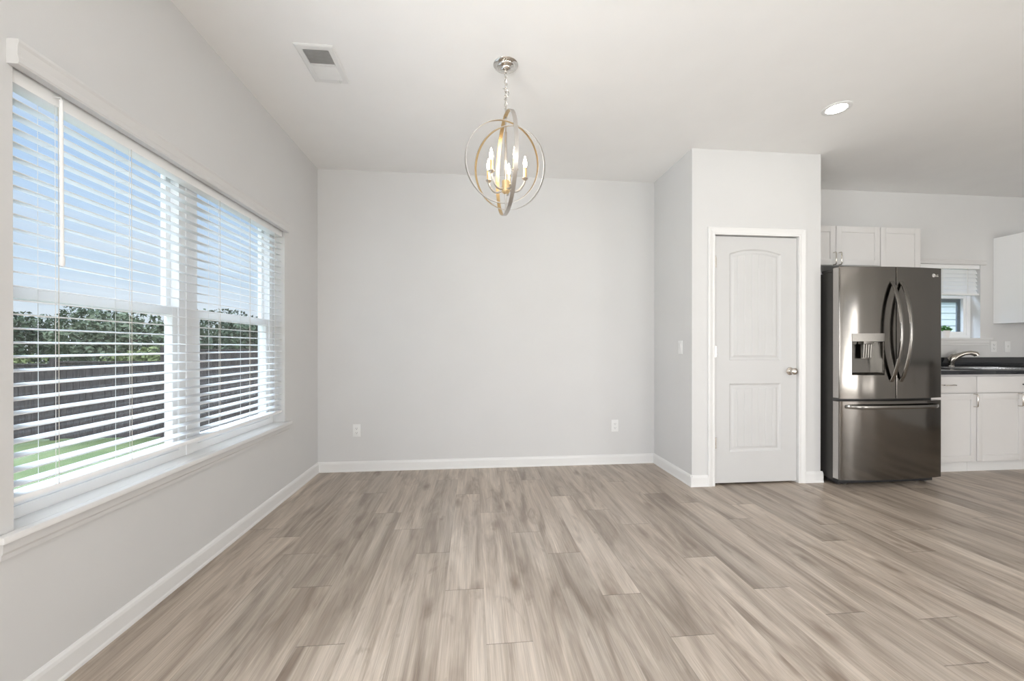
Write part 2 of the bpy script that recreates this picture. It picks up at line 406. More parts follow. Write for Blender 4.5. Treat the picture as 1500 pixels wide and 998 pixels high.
struct('wall_pantry', wall_y(YD, YD + 0.115, XR, XP, [(1.943, 2.707, 0, 2.061)]), M['wall'])
struct('wall_niche', wall_x(XP - 0.115, XP, YD + 0.115, YB, []), M['wall'])
struct('wall_kitchen', wall_y(YB, YB + WT, XR, XE, [(KX0, KX1, KZ0, KZ1)]), M['wall'])
struct('wall_rear', wall_y(YR - T, YR, XL, XE, [(x - a/2, x + a/2, z - b/2, z + b/2) for x, z, a, b in REAR]), M['wall'])
struct('wall_right', wall_x(XE, XE + T, YR - T, YB + T, [(y - a/2, y + a/2, z - b/2, z + b/2) for y, z, a, b in RIGHT]), M['wall'])
struct('ceiling', MB().box(XL - 0.25, XE + 0.25, YR - 0.25, YB + 0.25, H, H + 0.16), M['ceil'])
# simple frames in the openings added behind the camera for fill light
n = 3
for x, z, a, b in REAR:
    f = MB(); w_ = 0.05
    for s_ in (-1, 1): f.box(x + s_*a/2 - (w_ if s_ > 0 else 0), x + s_*a/2 + (0 if s_ > 0 else w_), YR - 0.09, YR - 0.03, z - b/2, z + b/2)
    f.box(x - a/2 + w_, x + a/2 - w_, YR - 0.09, YR - 0.03, z - b/2, z - b/2 + w_); f.box(x - a/2 + w_, x + a/2 - w_, YR - 0.09, YR - 0.03, z + b/2 - w_, z + b/2)
    f.box(x - 0.03, x + 0.03, YR - 0.09, YR - 0.03, z - b/2 + w_, z + b/2 - w_)
    struct('window_%d' % n, f, M['vinyl']); n += 1  # out-of-view window added for fill light
for y, z, a, b in RIGHT:
    f = MB(); f.box(XE + 0.03, XE + 0.09, y - a/2, y - a/2 + 0.05, z - b/2, z + b/2); f.box(XE + 0.03, XE + 0.09, y + a/2 - 0.05, y + a/2, z - b/2, z + b/2)
    f.box(XE + 0.03, XE + 0.09, y - a/2 + 0.05, y + a/2 - 0.05, z - b/2, z - b/2 + 0.05); f.box(XE + 0.03, XE + 0.09, y - a/2 + 0.05, y + a/2 - 0.05, z + b/2 - 0.05, z + b/2)
    f.box(XE + 0.03, XE + 0.09, y - 0.03, y + 0.03, z - b/2 + 0.05, z + b/2 - 0.05)
    struct('window_%d' % n, f, M['vinyl']); n += 1  # out-of-view windows added for fill and for streaks on the refrigerator

for y, z, a, b in LEFT:
    f = MB(); q0, q1 = XL - 0.15, XL - 0.09
    for ya, yb2 in ((y - a/2, y - a/2 + 0.045), (y + a/2 - 0.045, y + a/2), (y - 0.05, y + 0.05)): f.box(q0, q1, ya, yb2, z - b/2, z + b/2)
    for sx in (-1, 1):
        ya, yb2 = (y - a/2 + 0.045, y - 0.05) if sx < 0 else (y + 0.05, y + a/2 - 0.045)
        for za, zb in ((z - b/2, z - b/2 + 0.045), (z - 0.02, z + 0.02), (z + b/2 - 0.045, z + b/2)): f.box(q0, q1, ya, yb2, za, zb)
    struct('window_%d' % n, f, M['vinyl']); n += 1  # out-of-view window added to send side light onto the alcove wall
# floor planks: one mesh, plank-local coordinates stored per corner
joints = {0: 1.525, 1: 2.43, 2: 2.165, 3: 1.776, 4: 1.495, 5: 2.473, 6: 2.052, 7: 1.756, 8: 1.558, 9: 1.265,
          -1: 1.882, -2: 2.234, -3: 2.539, -4: 1.582, -5: 1.973, -6: 2.294, -7: 2.506}
PW, PL = 0.179, 1.22
fx0, fx1, fy0, fy1 = XL - T, XE + T, YR - T, YB + T
vs, fs, uvs, rnds = [], [], [], []
k0 = math.floor((fx0 - 0.05) / PW); k1 = math.ceil((fx1 - 0.05) / PW)
rg = random.Random(21)
for k in range(k0, k1):
    xa, xb = 0.05 + PW*k, 0.05 + PW*(k+1)
    j = joints.get(k, rg.uniform(0, PL)); i0 = math.floor((fy0 - j) / PL); i1 = math.ceil((fy1 - j) / PL)
    for i in range(i0, i1):
        ya, yb = j + PL*i, j + PL*(i+1)
        cx0, cx1 = max(xa, fx0), min(xb, fx1); cy0, cy1 = max(ya, fy0), min(yb, fy1)
        if cx1 <= cx0 or cy1 <= cy0: continue
        o = len(vs); vs += [(cx0, cy0, 0), (cx1, cy0, 0), (cx1, cy1, 0), (cx0, cy1, 0)]; fs.append((o, o+1, o+2, o+3))
        r = (rg.random(), rg.random(), rg.random())
        for x, y in ((cx0, cy0), (cx1, cy0), (cx1, cy1), (cx0, cy1)): uvs.append((x - xa, y - ya, 0)); rnds.append(r)
me = bpy.data.meshes.new('floor'); me.from_pydata(vs, [], fs)
a1 = me.attributes.new('plank', 'FLOAT_VECTOR', 'CORNER'); a2 = me.attributes.new('rnd', 'FLOAT_VECTOR', 'CORNER')
a1.data.foreach_set('vector', [c for v in uvs for c in v]); a2.data.foreach_set('vector', [c for v in rnds for c in v])
me.materials.append(M['floor'])
fo = bpy.data.objects.new('floor', me); COL.objects.link(fo); fo['kind'] = 'structure'
# slab under the planks keeps the yard light out
struct('light_blocking_slab', MB().box(XL - 0.2, XE + 0.2, YR - 0.2, YB + 0.2, -0.12, -0.001), M['exterior'])

# baseboards: board with sloped cap and shoe moulding
BB = [(0, 0), (0.017, 0), (0.016, 0.010), (0.0125, 0.017), (0.012, 0.070), (0.009, 0.082), (0.004, 0.090), (0, 0.092)]
def base_y(x, sx, y0, y1): return MB().extrude([(x + sx*u, v) for u, v in BB], 'Y', y0, y1)
def base_x(y, sy, x0, x1): return MB().extrude([(y + sy*u, v) for u, v in BB], 'X', x0, x1)
struct('baseboard_left', base_y(XL, 1, YR, YB), M['trim'])
struct('baseboard_back', base_x(YB, -1, XL, XR), M['trim'])
struct('baseboard_alcove', base_y(XR, -1, YD - 0.016, YB), M['trim'])
struct('baseboard_pantry', base_x(YD, -1, XR - 0.016, 1.898), M['trim'])
struct('baseboard_niche', base_x(YD, -1, 2.751, XP + 0.016), M['trim'])
struct('baseboard_fridge', base_y(XP, 1, YD - 0.016, YB), M['trim'])

# ------------------------------------------------------------------ pantry door
def casing(name, x0, x1, z1, wd, y):
    """colonial casing around an opening, outer faces towards -y"""
    b = MB(); prof = [(0, 0), (0, 0.010), (0.010, 0.012), (0.018, 0.009), (0.030, 0.012), (0.046, 0.017), (wd - 0.004, 0.017), (wd, 0.013), (wd, 0)]
    def sect(px, pz, dx, dz): return [(px + dx*u, y - d, pz + dz*u) for u, d in prof]
    rings = [sect(x0, 0, -1, 0), sect(x0, z1, -1, 1), sect(x1, z1, 1, 1), sect(x1, 0, 1, 0)]
    n = len(prof); vs = [v for r_ in rings for v in r_]; fs = []
    for i in range(3):
        for k in range(n): fs.append((i*n + k, i*n + (k+1) % n, (i+1)*n + (k+1) % n, (i+1)*n + k))
    fs += [tuple(range(n)), tuple(range(3*n, 4*n))]
    b.add(vs, fs); return b
door = MB()
dx0, dx1, dz0, dz1, dy = 1.963, 2.690, 0.016, 2.038, YD + 0.012
def panel_loops(b, xl, xr, zb, zt, rise, y, bev, groove):
    """moulded panel: returns hole loop; arch of height rise on top"""
    NX = 49
    def top(x, d):
        u = (x - (xl+xr)/2) / ((xr-xl)/2)
        return zt + rise*(1 - u*u) - d
    loops = []
    for d, dep in bev:
        xs = [xl + d + (xr - xl - 2*d)*i/(NX-1) for i in range(NX)]
        loops.append([(x, y + dep, zb + d) for x in xs] + [(x, y + dep, top(x, d)) for x in reversed(xs)])
    n = 2*NX
    for a, c in zip(loops[:-1], loops[1:]):
        b.add(a + c, [(i, (i+1) % n, n + (i+1) % n, n + i) for i in range(n)])
    # field with vertical plank grooves
    d, dep = bev[-1]; xa, xb = xl + d, xr - d
    xs = []
    for g in groove: xs += [(g - 0.003, 0), (g, 0.0022), (g + 0.003, 0)]
    xs = [(xa, 0)] + [q for q in xs if xa + 0.004 < q[0] < xb - 0.004] + [(xb, 0)]
    # keep border: grooves stop at the field edge
    for (x1_, g1), (x2_, g2) in zip(xs[:-1], xs[1:]):
        m_ = 3
        for j in range(m_):
            p, q = x1_ + (x2_-x1_)*j/m_, x1_ + (x2_-x1_)*(j+1)/m_
            gp, gq = g1 + (g2-g1)*j/m_, g1 + (g2-g1)*(j+1)/m_
            b.add([(p, y+dep+gp, zb+d), (q, y+dep+gq, zb+d), (q, y+dep+gq, top(q, d)), (p, y+dep+gp, top(p, d))], [(0, 1, 2, 3)])
    return loops[0]
bev = [(0, 0), (0.010, 0.008), (0.020, 0.0095), (0.030, 0.008), (0.042, 0.0035)]
gr_up = [2.322 + (i - 2.5)*0.062 for i in range(6)]
h1 = panel_loops(door, 2.094, 2.548, 1.020, 1.898, 0.040, dy, bev, gr_up)
h2 = panel_loops(door, 2.094, 2.548, 0.268, 0.830, 0.0, dy, bev, gr_up)
bm = bmesh.new()
def loop_edges(pts):
    vv = [bm.verts.new(p) for p in pts]
    for i in range(len(vv)): bm.edges.new((vv[i], vv[(i+1) % len(vv)]))
loop_edges([(dx0, dy, dz0), (dx1, dy, dz0), (dx1, dy, dz1), (dx0, dy, dz1)]); loop_edges(h1); loop_edges(h2)
bmesh.ops.triangle_fill(bm, use_beauty=True, use_dissolve=False, edges=bm.edges[:])
door.addbm(bm)
yb_ = dy + 0.035
door.add([(dx0, dy, dz0), (dx1, dy, dz0), (dx1, dy, dz1), (dx0, dy, dz1), (dx0, yb_, dz0), (dx1, yb_, dz0), (dx1, yb_, dz1), (dx0, yb_, dz1)],
         [(0, 1, 5, 4), (1, 2, 6, 5), (2, 3, 7, 6), (3, 0, 4, 7), (4, 5, 6, 7)])
do = struct('door_1', door, M['door'])
cb = casing('c', 1.957, 2.693, 2.047, 0.060, YD)
# jamb and stop
cb.box(1.943, 1.957, YD, YD + 0.115, 0, 2.047); cb.box(2.693, 2.707, YD, YD + 0.115, 0, 2.047); cb.box(1.943, 2.707, YD, YD + 0.115, 2.047, 2.061)
cb.box(1.957, 1.967, dy + 0.037, dy + 0.07, 0, 2.047); cb.box(2.683, 2.693, dy + 0.037, dy + 0.07, 0, 2.047); cb.box(1.957, 2.693, dy + 0.037, dy + 0.07, 2.037, 2.047)
struct('trim_2', cb, M['trim'])
for z in (1.825, 1.092, 0.345):
    hb = MB().tube([(1.9625, YD - 0.0005, z - 0.044), (1.9625, YD - 0.0005, z + 0.044)], 0.0065, 10)
    hb.tube([(1.9625, YD - 0.0005, z + 0.044), (1.9625, YD - 0.0005, z + 0.050)], 0.004, 8)
    hb.box(1.9635, 1.981, dy - 0.0022, dy + 0.002, z - 0.044, z + 0.044)
    obj('hinge', hb, M['nickel'], do, 40, label='satin nickel hinge')
kb = MB()
kb.lathe((2.625, dy, 0.930), [(0.030, 0.0), (0.0325, -0.004), (0.031, -0.009), (0.016, -0.013), (0.011, -0.018), (0.011, -0.032), (0.016, -0.036),
                              (0.0245, -0.042), (0.0285, -0.050), (0.0275, -0.058), (0.020, -0.0645), (0.006, -0.067)], 32, 'Y')
kb.box(2.6895, 2.6915, dy + 0.004, dy + 0.03, 0.90, 0.96)
obj('door_knob', kb, M['nickel'], do, 50, label='round satin nickel knob')
# dark pantry behind the door is closed by the walls

# ------------------------------------------------------------------ left twin window
xo = XL - WT                                   # outer face of the wall
wf = MB(); fx_i, fx_o = XL - 0.085, XL - 0.155  # frame depth range
ym = (WY0 + WY1)/2
fw = 0.045
for ya, yb2 in ((WY0, ym - 0.022), (ym + 0.022, WY1)):
    wf.box(fx_o, fx_i, ya, ya + fw, WZ0, WZ1); wf.box(fx_o, fx_i, yb2 - fw, yb2, WZ0, WZ1)
    wf.box(fx_o, fx_i, ya + fw, yb2 - fw, WZ0, WZ0 + 0.040); wf.box(fx_o, fx_i, ya + fw, yb2 - fw, WZ1 - 0.022, WZ1)
wf.box(fx_o + 0.005, fx_i + 0.006, ym - 0.022, ym + 0.022, WZ0, WZ1)      # mullion
win = struct('window_1', wf, M['vinyl'])
for ya, yb2 in ((WY0, ym - 0.022), (ym + 0.022, WY1)):
    a, c = ya + fw, yb2 - fw
    # upper (outer) sash, lower (inner) sash
    for nm, z0, z1, xi, xo2, st_, rl, rb in (('upper_sash', 1.290, WZ1 - 0.022, XL - 0.125, XL - 0.150, 0.030, 0.030, 0.036), ('lower_sash', WZ0 + 0.040, 1.334, XL - 0.093, XL - 0.122, 0.034, 0.042, 0.045)):
        s_ = MB()
        s_.box(xo2, xi, a, a + st_, z0, z1, 0.002); s_.box(xo2, xi, c - st_, c, z0, z1, 0.002)
        s_.box(xo2, xi, a + st_, c - st_, z1 - rl, z1, 0.002); s_.box(xo2, xi, a + st_, c - st_, z0, z0 + rb, 0.002)
        so = struct(nm, s_, M['vinyl'], win, 40)
        g = MB().box((xi+xo2)/2 - 0.002, (xi+xo2)/2 + 0.002, a + st_ - 0.004, c - st_ + 0.004, z0 + rb - 0.004, z1 - rl + 0.004)
        obj('pane', g, M['glass'], so)
# stool (interior sill) and apron
sl = MB().box(XL - 0.085, XL + 0.002, WY0, WY1, WZ0 - 0.022, WZ0 + 0.0005)
sl.box(XL + 0.0, XL + 0.032, 1.310, 3.196, WZ0 - 0.022, WZ0 + 0.0005, 0.005)
struct('sill', sl, M['trim'], win, 40)
ap = MB().extrude([(XL, WZ0 - 0.022), (XL + 0.017, WZ0 - 0.022), (XL + 0.017, WZ0 - 0.052), (XL + 0.012, WZ0 - 0.060), (XL + 0.011, WZ0 - 0.074), (XL, WZ0 - 0.077)], 'Y', 1.322, 3.184)
struct('apron', ap, M['trim_shaded'], win)

# ------------------------------------------------------------------ blinds
def slat_mb(L, W=0.050, th=0.0028, crown=0.0016):
    """slat lying along local y, centred on origin"""
    n = 8; b = MB(); top = []; bot = []
    for i in range(n + 1):
        u = -W/2 + W*i/n; z = crown*(1 - (2*u/W)**2)
        top.append((u, z + th/2)); bot.append((u, z - th/2))
    b.extrude(top + bot[::-1], 'Y', -L/2, L/2); return b
def blind(loc, L, z_top, slat_zs, tilt, along, label, cords, rail_z, depth_x, valance):
    """window blind. built in local frame: length along local y, room side towards +x; rotated for the kitchen"""
    R_ = Matrix.Rotation(0 if along == 'Y' else -pi/2, 4, 'Z')
    root = thing('window_blind', loc, label, 'blind'); root.rotation_euler = (0, 0, 0 if along == 'Y' else -pi/2)
    ORG[root.name] = Vector((0, 0, 0))
    def part(name, b, m, smooth=None, label=None): return obj(name, b, m, root, smooth, label)
    z0 = loc[2]
    part('head_rail', MB().box(-0.030, 0.026, -L/2, L/2, z_top - 0.052 - z0, z_top - z0 - 0.002, 0.002), M['rail'], 30)
    if valance:
        x0, x1, ya, yb3, za, zb = valance
        v = MB().extrude([(x0, za), (x1 - 0.004, za), (x1, za + 0.006), (x1 - 0.001, za + 0.020), (x1 - 0.004, za + 0.028), (x1 - 0.003, zb - 0.020), (x1, zb - 0.010), (x1 - 0.002, zb), (x0, zb)], 'Y', ya, yb3)
        part('valance', v, M['trim_shaded'])
    me_o = None
    for i, z in enumerate(slat_zs):
        if me_o is None:
            b = slat_mb(L - 0.012); me_o = obj('slat', b, M['slat'], root, 30)
            me_o.location = (0, 0, z - z0); me_o.rotation_euler = (0, tilt, 0)
        else:
            c = me_o.copy(); COL.objects.link(c); c.parent = root; c.location = (0, 0, z - z0); c.rotation_euler = (0, tilt, 0)
    br = MB().box(-0.025, 0.025, -L/2 + 0.004, L/2 - 0.004, rail_z - z0 - 0.009, rail_z - z0 + 0.009, 0.004)
    part('bottom_rail', br, M['rail'], 40)
    top = z_top - z0 - 0.05; bot = rail_z - z0 + 0.008
    for y in cords:
        c = MB()
        for sx in (-1, 1): c.tube([(sx*0.0268, y, top), (sx*0.0268, y, bot)], 0.0008, 6)
        for i, z in enumerate(slat_zs): c.tube([(-0.0268, y + 0.003, z - z0 - 0.003), (0.0268, y + 0.003, z - z0 - 0.003)], 0.0006, 4)
        part('ladder_cord', c, M['cord'])
        part('lift_cord', MB().tube([(0.0275, y + 0.010, top), (0.0275, y + 0.010, bot)], 0.0009, 6), M['liftcord'])
    return root
slats = [0.700 + 0.0445*i for i in range(28)]
bl = blind((XL - 0.040, ym, WZ0 + 0.03), WY1 - WY0 - 0.012, 2.000, slats, rad(6), 'Y',
           'long white slatted blind half open in the big window on the left', [y - ym for y in (1.505, 1.800, 2.385, 2.690, 3.02)], 0.656, 0.04,
           (0.040, 0.074, 1.350 - ym, 3.152 - ym, 1.986 - WZ0 - 0.03, 2.062 - WZ0 - 0.03))
wd_ = MB(); wy = 1.500 - ym; z0 = WZ0 + 0.03
wd_.tube([(0.050, wy, 1.965 - z0), (0.052, wy, 1.42 - z0)], 0.0052, 8); wd_.lathe((0.052, wy, 1.405 - z0), [(0.004, 0), (0.0072, 0.004), (0.0072, 0.03), (0.0045, 0.034)], 10)
wd_.tube([(0.020, wy, 1.975 - z0), (0.05, wy, 1.975 - z0), (0.05, wy, 1.962 - z0)], 0.002, 6)
obj('tilt_wand', wd_, M['rail'], bl, 40)

# ------------------------------------------------------------------ kitchen window
kf = MB(); ky0, ky1 = YB + 0.085, YB + 0.155
kf.box(KX0, KX0 + 0.045, ky0, ky1, KZ0, KZ1); kf.box(KX1 - 0.045, KX1, ky0, ky1, KZ0, KZ1)
kf.box(KX0 + 0.045, KX1 - 0.045, ky0, ky1, KZ0, KZ0 + 0.035); kf.box(KX0 + 0.045, KX1 - 0.045, ky0, ky1, KZ1 - 0.035, KZ1)
kw = struct('window_2', kf, M['vinyl'])
a, c = KX0 + 0.045, KX1 - 0.045; kzm = 1.675
for nm, z0, z1, yi, yo in (('upper_sash', kzm - 0.02, KZ1 - 0.035, YB + 0.120, YB + 0.145), ('lower_sash', KZ0 + 0.035, kzm + 0.015, YB + 0.092, YB + 0.118)):
    s_ = MB(); s_.box(a, a + 0.032, yi, yo, z0, z1, 0.002); s_.box(c - 0.032, c, yi, yo, z0, z1, 0.002)
    s_.box(a + 0.032, c - 0.032, yi, yo, z0, z0 + 0.036, 0.002); s_.box(a + 0.032, c - 0.032, yi, yo, z1 - 0.034, z1, 0.002)
    so = struct(nm, s_, M['vinyl'], kw, 40)
    obj('pane', MB().box(a + 0.028, c - 0.028, (yi+yo)/2 - 0.002, (yi+yo)/2 + 0.002, z0 + 0.032, z1 - 0.03), M['glass'], so)
sf = MB(); q0, q1 = a + 0.030, c - 0.030; yy0, yy1 = YB + 0.120, YB + 0.134; qz0, qz1 = KZ0 + 0.045, kzm - 0.022
sf.box(q0, q0 + 0.04, yy0, yy1, qz0, qz1); sf.box(q1 - 0.04, q1, yy0, yy1, qz0, qz1); sf.box(q0 + 0.04, q1 - 0.04, yy0, yy1, qz1 - 0.036, qz1); sf.box(q0 + 0.04, q1 - 0.04, yy0, yy1, qz0, qz0 + 0.012)
obj('screen_frame', sf, M['screen'], kw, label='dark insect screen frame')
ks = MB().box(KX0, KX1, YB - 0.002, YB + 0.085, KZ0 - 0.020, KZ0 + 0.0005)
ks.box(KX0 - 0.075, KX1 + 0.110, YB - 0.032, YB, KZ0 - 0.020, KZ0 + 0.0005, 0.004)
struct('sill', ks, M['trim'], kw, 40)
struct('apron', MB().extrude([(YB, KZ0 - 0.02), (YB - 0.017, KZ0 - 0.02), (YB - 0.017, KZ0 - 0.050), (YB - 0.012, KZ0 - 0.058), (YB - 0.011, KZ0 - 0.073), (YB, KZ0 - 0.076)], 'X', KX0 - 0.06, KX1 + 0.085), M['trim'], kw)
kxm = (KX0 + KX1)/2
kz = [1.722 + 0.0425*i for i in range(6)]
blind((kxm, YB + 0.030, 1.60), KX1 - KX0 - 0.004, KZ1, kz, rad(68), 'X',
      'white slatted blind closed and half raised in the kitchen window', [-0.30, 0.0, 0.30], 1.690, 0.04,
      (0.030, 0.052, -0.485, 0.505, KZ1 - 0.012 - 1.60, KZ1 + 0.045 - 1.60))

# ------------------------------------------------------------------ sockets and switches
def plate(loc, normal, kind, label, cat, group=None):
    """loc = centre on wall; normal '-Y' or '-X'"""
    root = thing('wall_outlet' if kind == 'outlet' else 'light_switch', loc, label, cat, group)
    ORG[root.name] = Vector((0, 0, 0)); root.rotation_euler = (0, 0, 0 if normal == '-Y' else -pi/2)
    obj('cover_plate', MB().box(-0.035, 0.035, -0.006, 0, -0.0575, 0.0575, 0.003), M['plastic'], root, 40)
    if kind == 'outlet':
        for s_ in (-1, 1):
            r_ = obj('receptacle', MB().box(-0.0165, 0.0165, -0.008, -0.005, s_*0.0195 - 0.014, s_*0.0195 + 0.014, 0.001), M['plastic'], root, 40)
            sb = MB().box(-0.0080, -0.0058, -0.0086, -0.007, s_*0.0195 - 0.003, s_*0.0195 + 0.007); sb.box(0.0058, 0.0080, -0.0086, -0.007, s_*0.0195 - 0.002, s_*0.0195 + 0.006)
            sb.lathe((0, -0.0078, s_*0.0195 - 0.0085), [(0.0028, 0), (0.0028, -0.0008)], 10, 'Y')
            obj('socket_slot', sb, M['slot'], r_)
    elif kind == 'switch':
        obj('rocker', MB().extrude([(-0.005, -0.033), (-0.0065, -0.033), (-0.0105, 0.033), (-0.005, 0.033)], 'X', -0.0165, 0.0165), M['plastic'], root)
    else:
        obj('toggle', MB().extrude([(-0.004, -0.012), (-0.0065, -0.012), (-0.016, 0.008), (-0.014, 0.012), (-0.004, 0.012)], 'X', -0.005, 0.005), M['plastic'], root)
    return root
plate((-1.054, YB, 0.372), '-Y', 'outlet', 'white duplex outlet low on the back wall near the left corner', 'outlet')
plate((1.367, YB, 0.370), '-Y', 'outlet', 'white duplex outlet low on the back wall near the right corner', 'outlet')
plate((XR, 3.270, 1.128), '-X', 'switch', 'white rocker light switch on the short side wall beside the pantry', 'light switch')
plate((5.535, YB, 1.134), '-Y', 'outlet', 'white outlet above the black backsplash, nearer the kitchen window', 'outlet')
plate((5.702, YB, 1.134), '-Y', 'toggle', 'white toggle switch above the black backsplash, farther from the kitchen window', 'light switch')

# ------------------------------------------------------------------ ceiling vent
vx0, vx1, vy0, vy1 = -0.948, -0.745, 2.224, 2.536
vr = thing('ceiling_vent', ((vx0+vx1)/2, (vy0+vy1)/2, H), 'white rectangular metal air vent in the ceiling near the left wall', 'vent')
fb = MB(); gx0, gx1, gy0, gy1 = vx0 + 0.033, vx1 - 0.033, vy0 + 0.033, vy1 - 0.033
def frame_rect(b, X0, X1, Y0, Y1, x0, x1, y0, y1, zo, zi):
    vs = [(X0,Y0,zo),(X1,Y0,zo),(X1,Y1,zo),(X0,Y1,zo),(x0,y0,zi),(x1,y0,zi),(x1,y1,zi),(x0,y1,zi)]
    b.add(vs, [(0,1,5,4),(1,2,6,5),(2,3,7,6),(3,0,4,7)])
frame_rect(fb, vx0, vx1, vy0, vy1, vx0, vx1, vy0, vy1, H, H - 0.003)
frame_rect(fb, vx0, vx1, vy0, vy1, vx0 + 0.008, vx1 - 0.008, vy0 + 0.008, vy1 - 0.008, H - 0.003, H - 0.007)
frame_rect(fb, vx0 + 0.008, vx1 - 0.008, vy0 + 0.008, vy1 - 0.008, gx0, gx1, gy0, gy1, H - 0.007, H - 0.007)
frame_rect(fb, gx0, gx1, gy0, gy1, gx0, gx1, gy0, gy1, H - 0.007, H - 0.0005)
ymid = (gy0 + gy1)/2
fb.box(gx0, gx1, ymid - 0.006, ymid + 0.006, H - 0.008, H - 0.0005)
obj('vent_frame', fb, M['grille'], vr)
obj('duct_back', MB().box(gx0, gx1, gy0, gy1, H - 0.0012, H - 0.0004), M['duct'], vr, label='dark duct opening')
src = None
for side, (ya, yb2, sg) in enumerate(((gy0, ymid - 0.006, 1), (ymid + 0.006, gy1, -1))):
    k = 11; pitch = (yb2 - ya)/k
    for i in range(k):
        yc = ya + pitch*(i + 0.5)
        l_ = MB(); hw = 0.0042 if sg < 0 else 0.0066
        l_.add([(gx0, yc - hw, H - (0.0015 if sg < 0 else 0.0075)), (gx1, yc - hw, H - (0.0015 if sg < 0 else 0.0075)),
                (gx1, yc + hw*0.4, H - (0.0078 if sg < 0 else 0.0015)), (gx0, yc + hw*0.4, H - (0.0078 if sg < 0 else 0.0015))], [(0, 1, 2, 3)])
        l_.add([(v[0], v[1] + (0.0024 if sg > 0 else 0.0008), v[2]) for v in l_.v], [(3, 2, 1, 0)])
        l_.f += [[0, 1, 5, 4], [3, 2, 6, 7]]; l_.mi += [0, 0]
        obj('louvre', l_, M['grille'], vr)
obj('damper_lever', MB().box(-0.80, -0.795, vy1 - 0.028, vy1 - 0.012, H - 0.013, H - 0.006, 0.001), M['grille'], vr)

# ------------------------------------------------------------------ recessed light
cx_, cy_ = 2.440, 2.485
rl = thing('recessed_light', (cx_, cy_, H), 'round white recessed ceiling light glowing in front of the kitchen', 'ceiling light')
obj('trim_ring', MB().lathe((cx_, cy_, H), [(0.084, 0), (0.084, -0.003), (0.078, -0.006), (0.060, -0.005), (0.058, -0.001)], 40), M['plastic'], rl, 30)
obj('lens', MB().lathe((cx_, cy_, H), [(0.058, -0.0015), (0.058, -0.0042), (0.05, -0.005)], 40), M['canlens'], rl, 30, label='glowing white lens')

# ------------------------------------------------------------------ chandelier
CX, CY = 0.186, 2.284
ch = thing('chandelier', (CX, CY, H), 'nickel and gold orb chandelier with lit candle bulbs hanging from the ceiling', 'chandelier')
obj('canopy', MB().lathe((CX, CY, H), [(0.070, 0), (0.071, -0.003), (0.068, -0.007), (0.052, -0.012), (0.050, -0.017), (0.046, -0.020), (0.034, -0.026), (0.031, -0.033),
     (0.024, -0.038), (0.010, -0.041), (0.008, -0.048), (0.003, -0.050)], 40), M['chrome'], ch, 40)
zc0, zc1 = H - 0.048, 2.500
nl = 9; pitch = (zc0 - zc1)/nl
for i in range(nl):
    zc = zc0 - pitch*(i + 0.5); lk = []; ph = (i % 2)*pi/2 + 0.4
    for k in range(21):
        a = 2*pi*k/20; u = 0.0078*sin(a); v = (pitch*0.5 + 0.0035)*cos(a)
        lk.append((CX + u*cos(ph), CY + u*sin(ph), zc + v))
    obj('chain_link', MB().tube(lk, 0.0021, 7, False), M['chrome'], ch, 40)
cw = []
for k in range(60):
    u = k/59; a = u*2*pi*3.4; r_ = 0.006 + (0.013*math.exp(-((u - 0.52)/0.17)**2)); cw.append((CX + r_*cos(a), CY + r_*sin(a), zc0 + (zc1 - 0.01 - zc0)*u))
obj('supply_wire', MB().tube(cw, 0.0022, 6), M['chrome'], ch, 40, label='clear twisted supply wire')
rd = MB().lathe((CX, CY, 0), [(0.0045, 2.505), (0.0045, 2.44), (0.007, 2.435), (0.007, 2.425), (0.0045, 2.42), (0.0045, 2.36), (0.0075, 2.355), (0.0075, 2.085), (0.0045, 2.08), (0.0045, 1.912), (0.008, 1.908), (0.008, 1.899), (0.003, 1.894)], 16)
obj('stem', rd, M['ring_out'], ch, 40)
obj('hub', MB().lathe((CX, CY, 0), [(0.012, 2.082), (0.021, 2.078), (0.0215, 2.046), (0.0235, 2.044), (0.0235, 2.016), (0.018, 2.010), (0.008, 2.004)], 24), M['sleeve'], ch, 40)
def ring(az, el, r, c, wd=0.0215, th=0.003):
    n_ = Vector((cos(az)*cos(el), sin(az)*cos(el), sin(el))); a = n_.cross(Vector((0.3, 0.5, 0.8))).normalized(); b = n_.cross(a); c = Vector(c)
    K = 96; mb = MB(); pr = []
    for k in range(K):
        t_ = 2*pi*k/K; d = a*cos(t_) + b*sin(t_)
        pr.append([c + d*(r + th/2) - n_*wd/2, c + d*(r + th/2) + n_*wd/2, c + d*(r - th/2) + n_*wd/2, c + d*(r - th/2) - n_*wd/2])
    for j in range(4):
        mb.cur = 1 if j == 2 else 0
        vs = []; fs = []
        for k in range(K):
            vs += [pr[k][j], pr[k][(j+1) % 4]]
        for k in range(K): k2 = (k+1) % K; fs.append((2*k, 2*k2, 2*k2+1, 2*k+1))
        mb.add(vs, fs)
    bm = bmesh.new()
    me_ = bpy.data.meshes.new('tmp'); me_.from_pydata([tuple(v) for v in mb.v], [], mb.f)
    return mb
for az, el, r_, c_ in ((0.115, 0.010, 0.275, (CX + 0.001, CY, 2.170)), (1.855, 0.190, 0.220, (CX - 0.016, CY + 0.002, 2.184)), (0.990, 0.300, 0.220, (CX + 0.016, CY, 2.146))):
    obj('orb_ring', ring(az, el, r_, c_), [M['ring_out'], M['gold']], ch, 40)
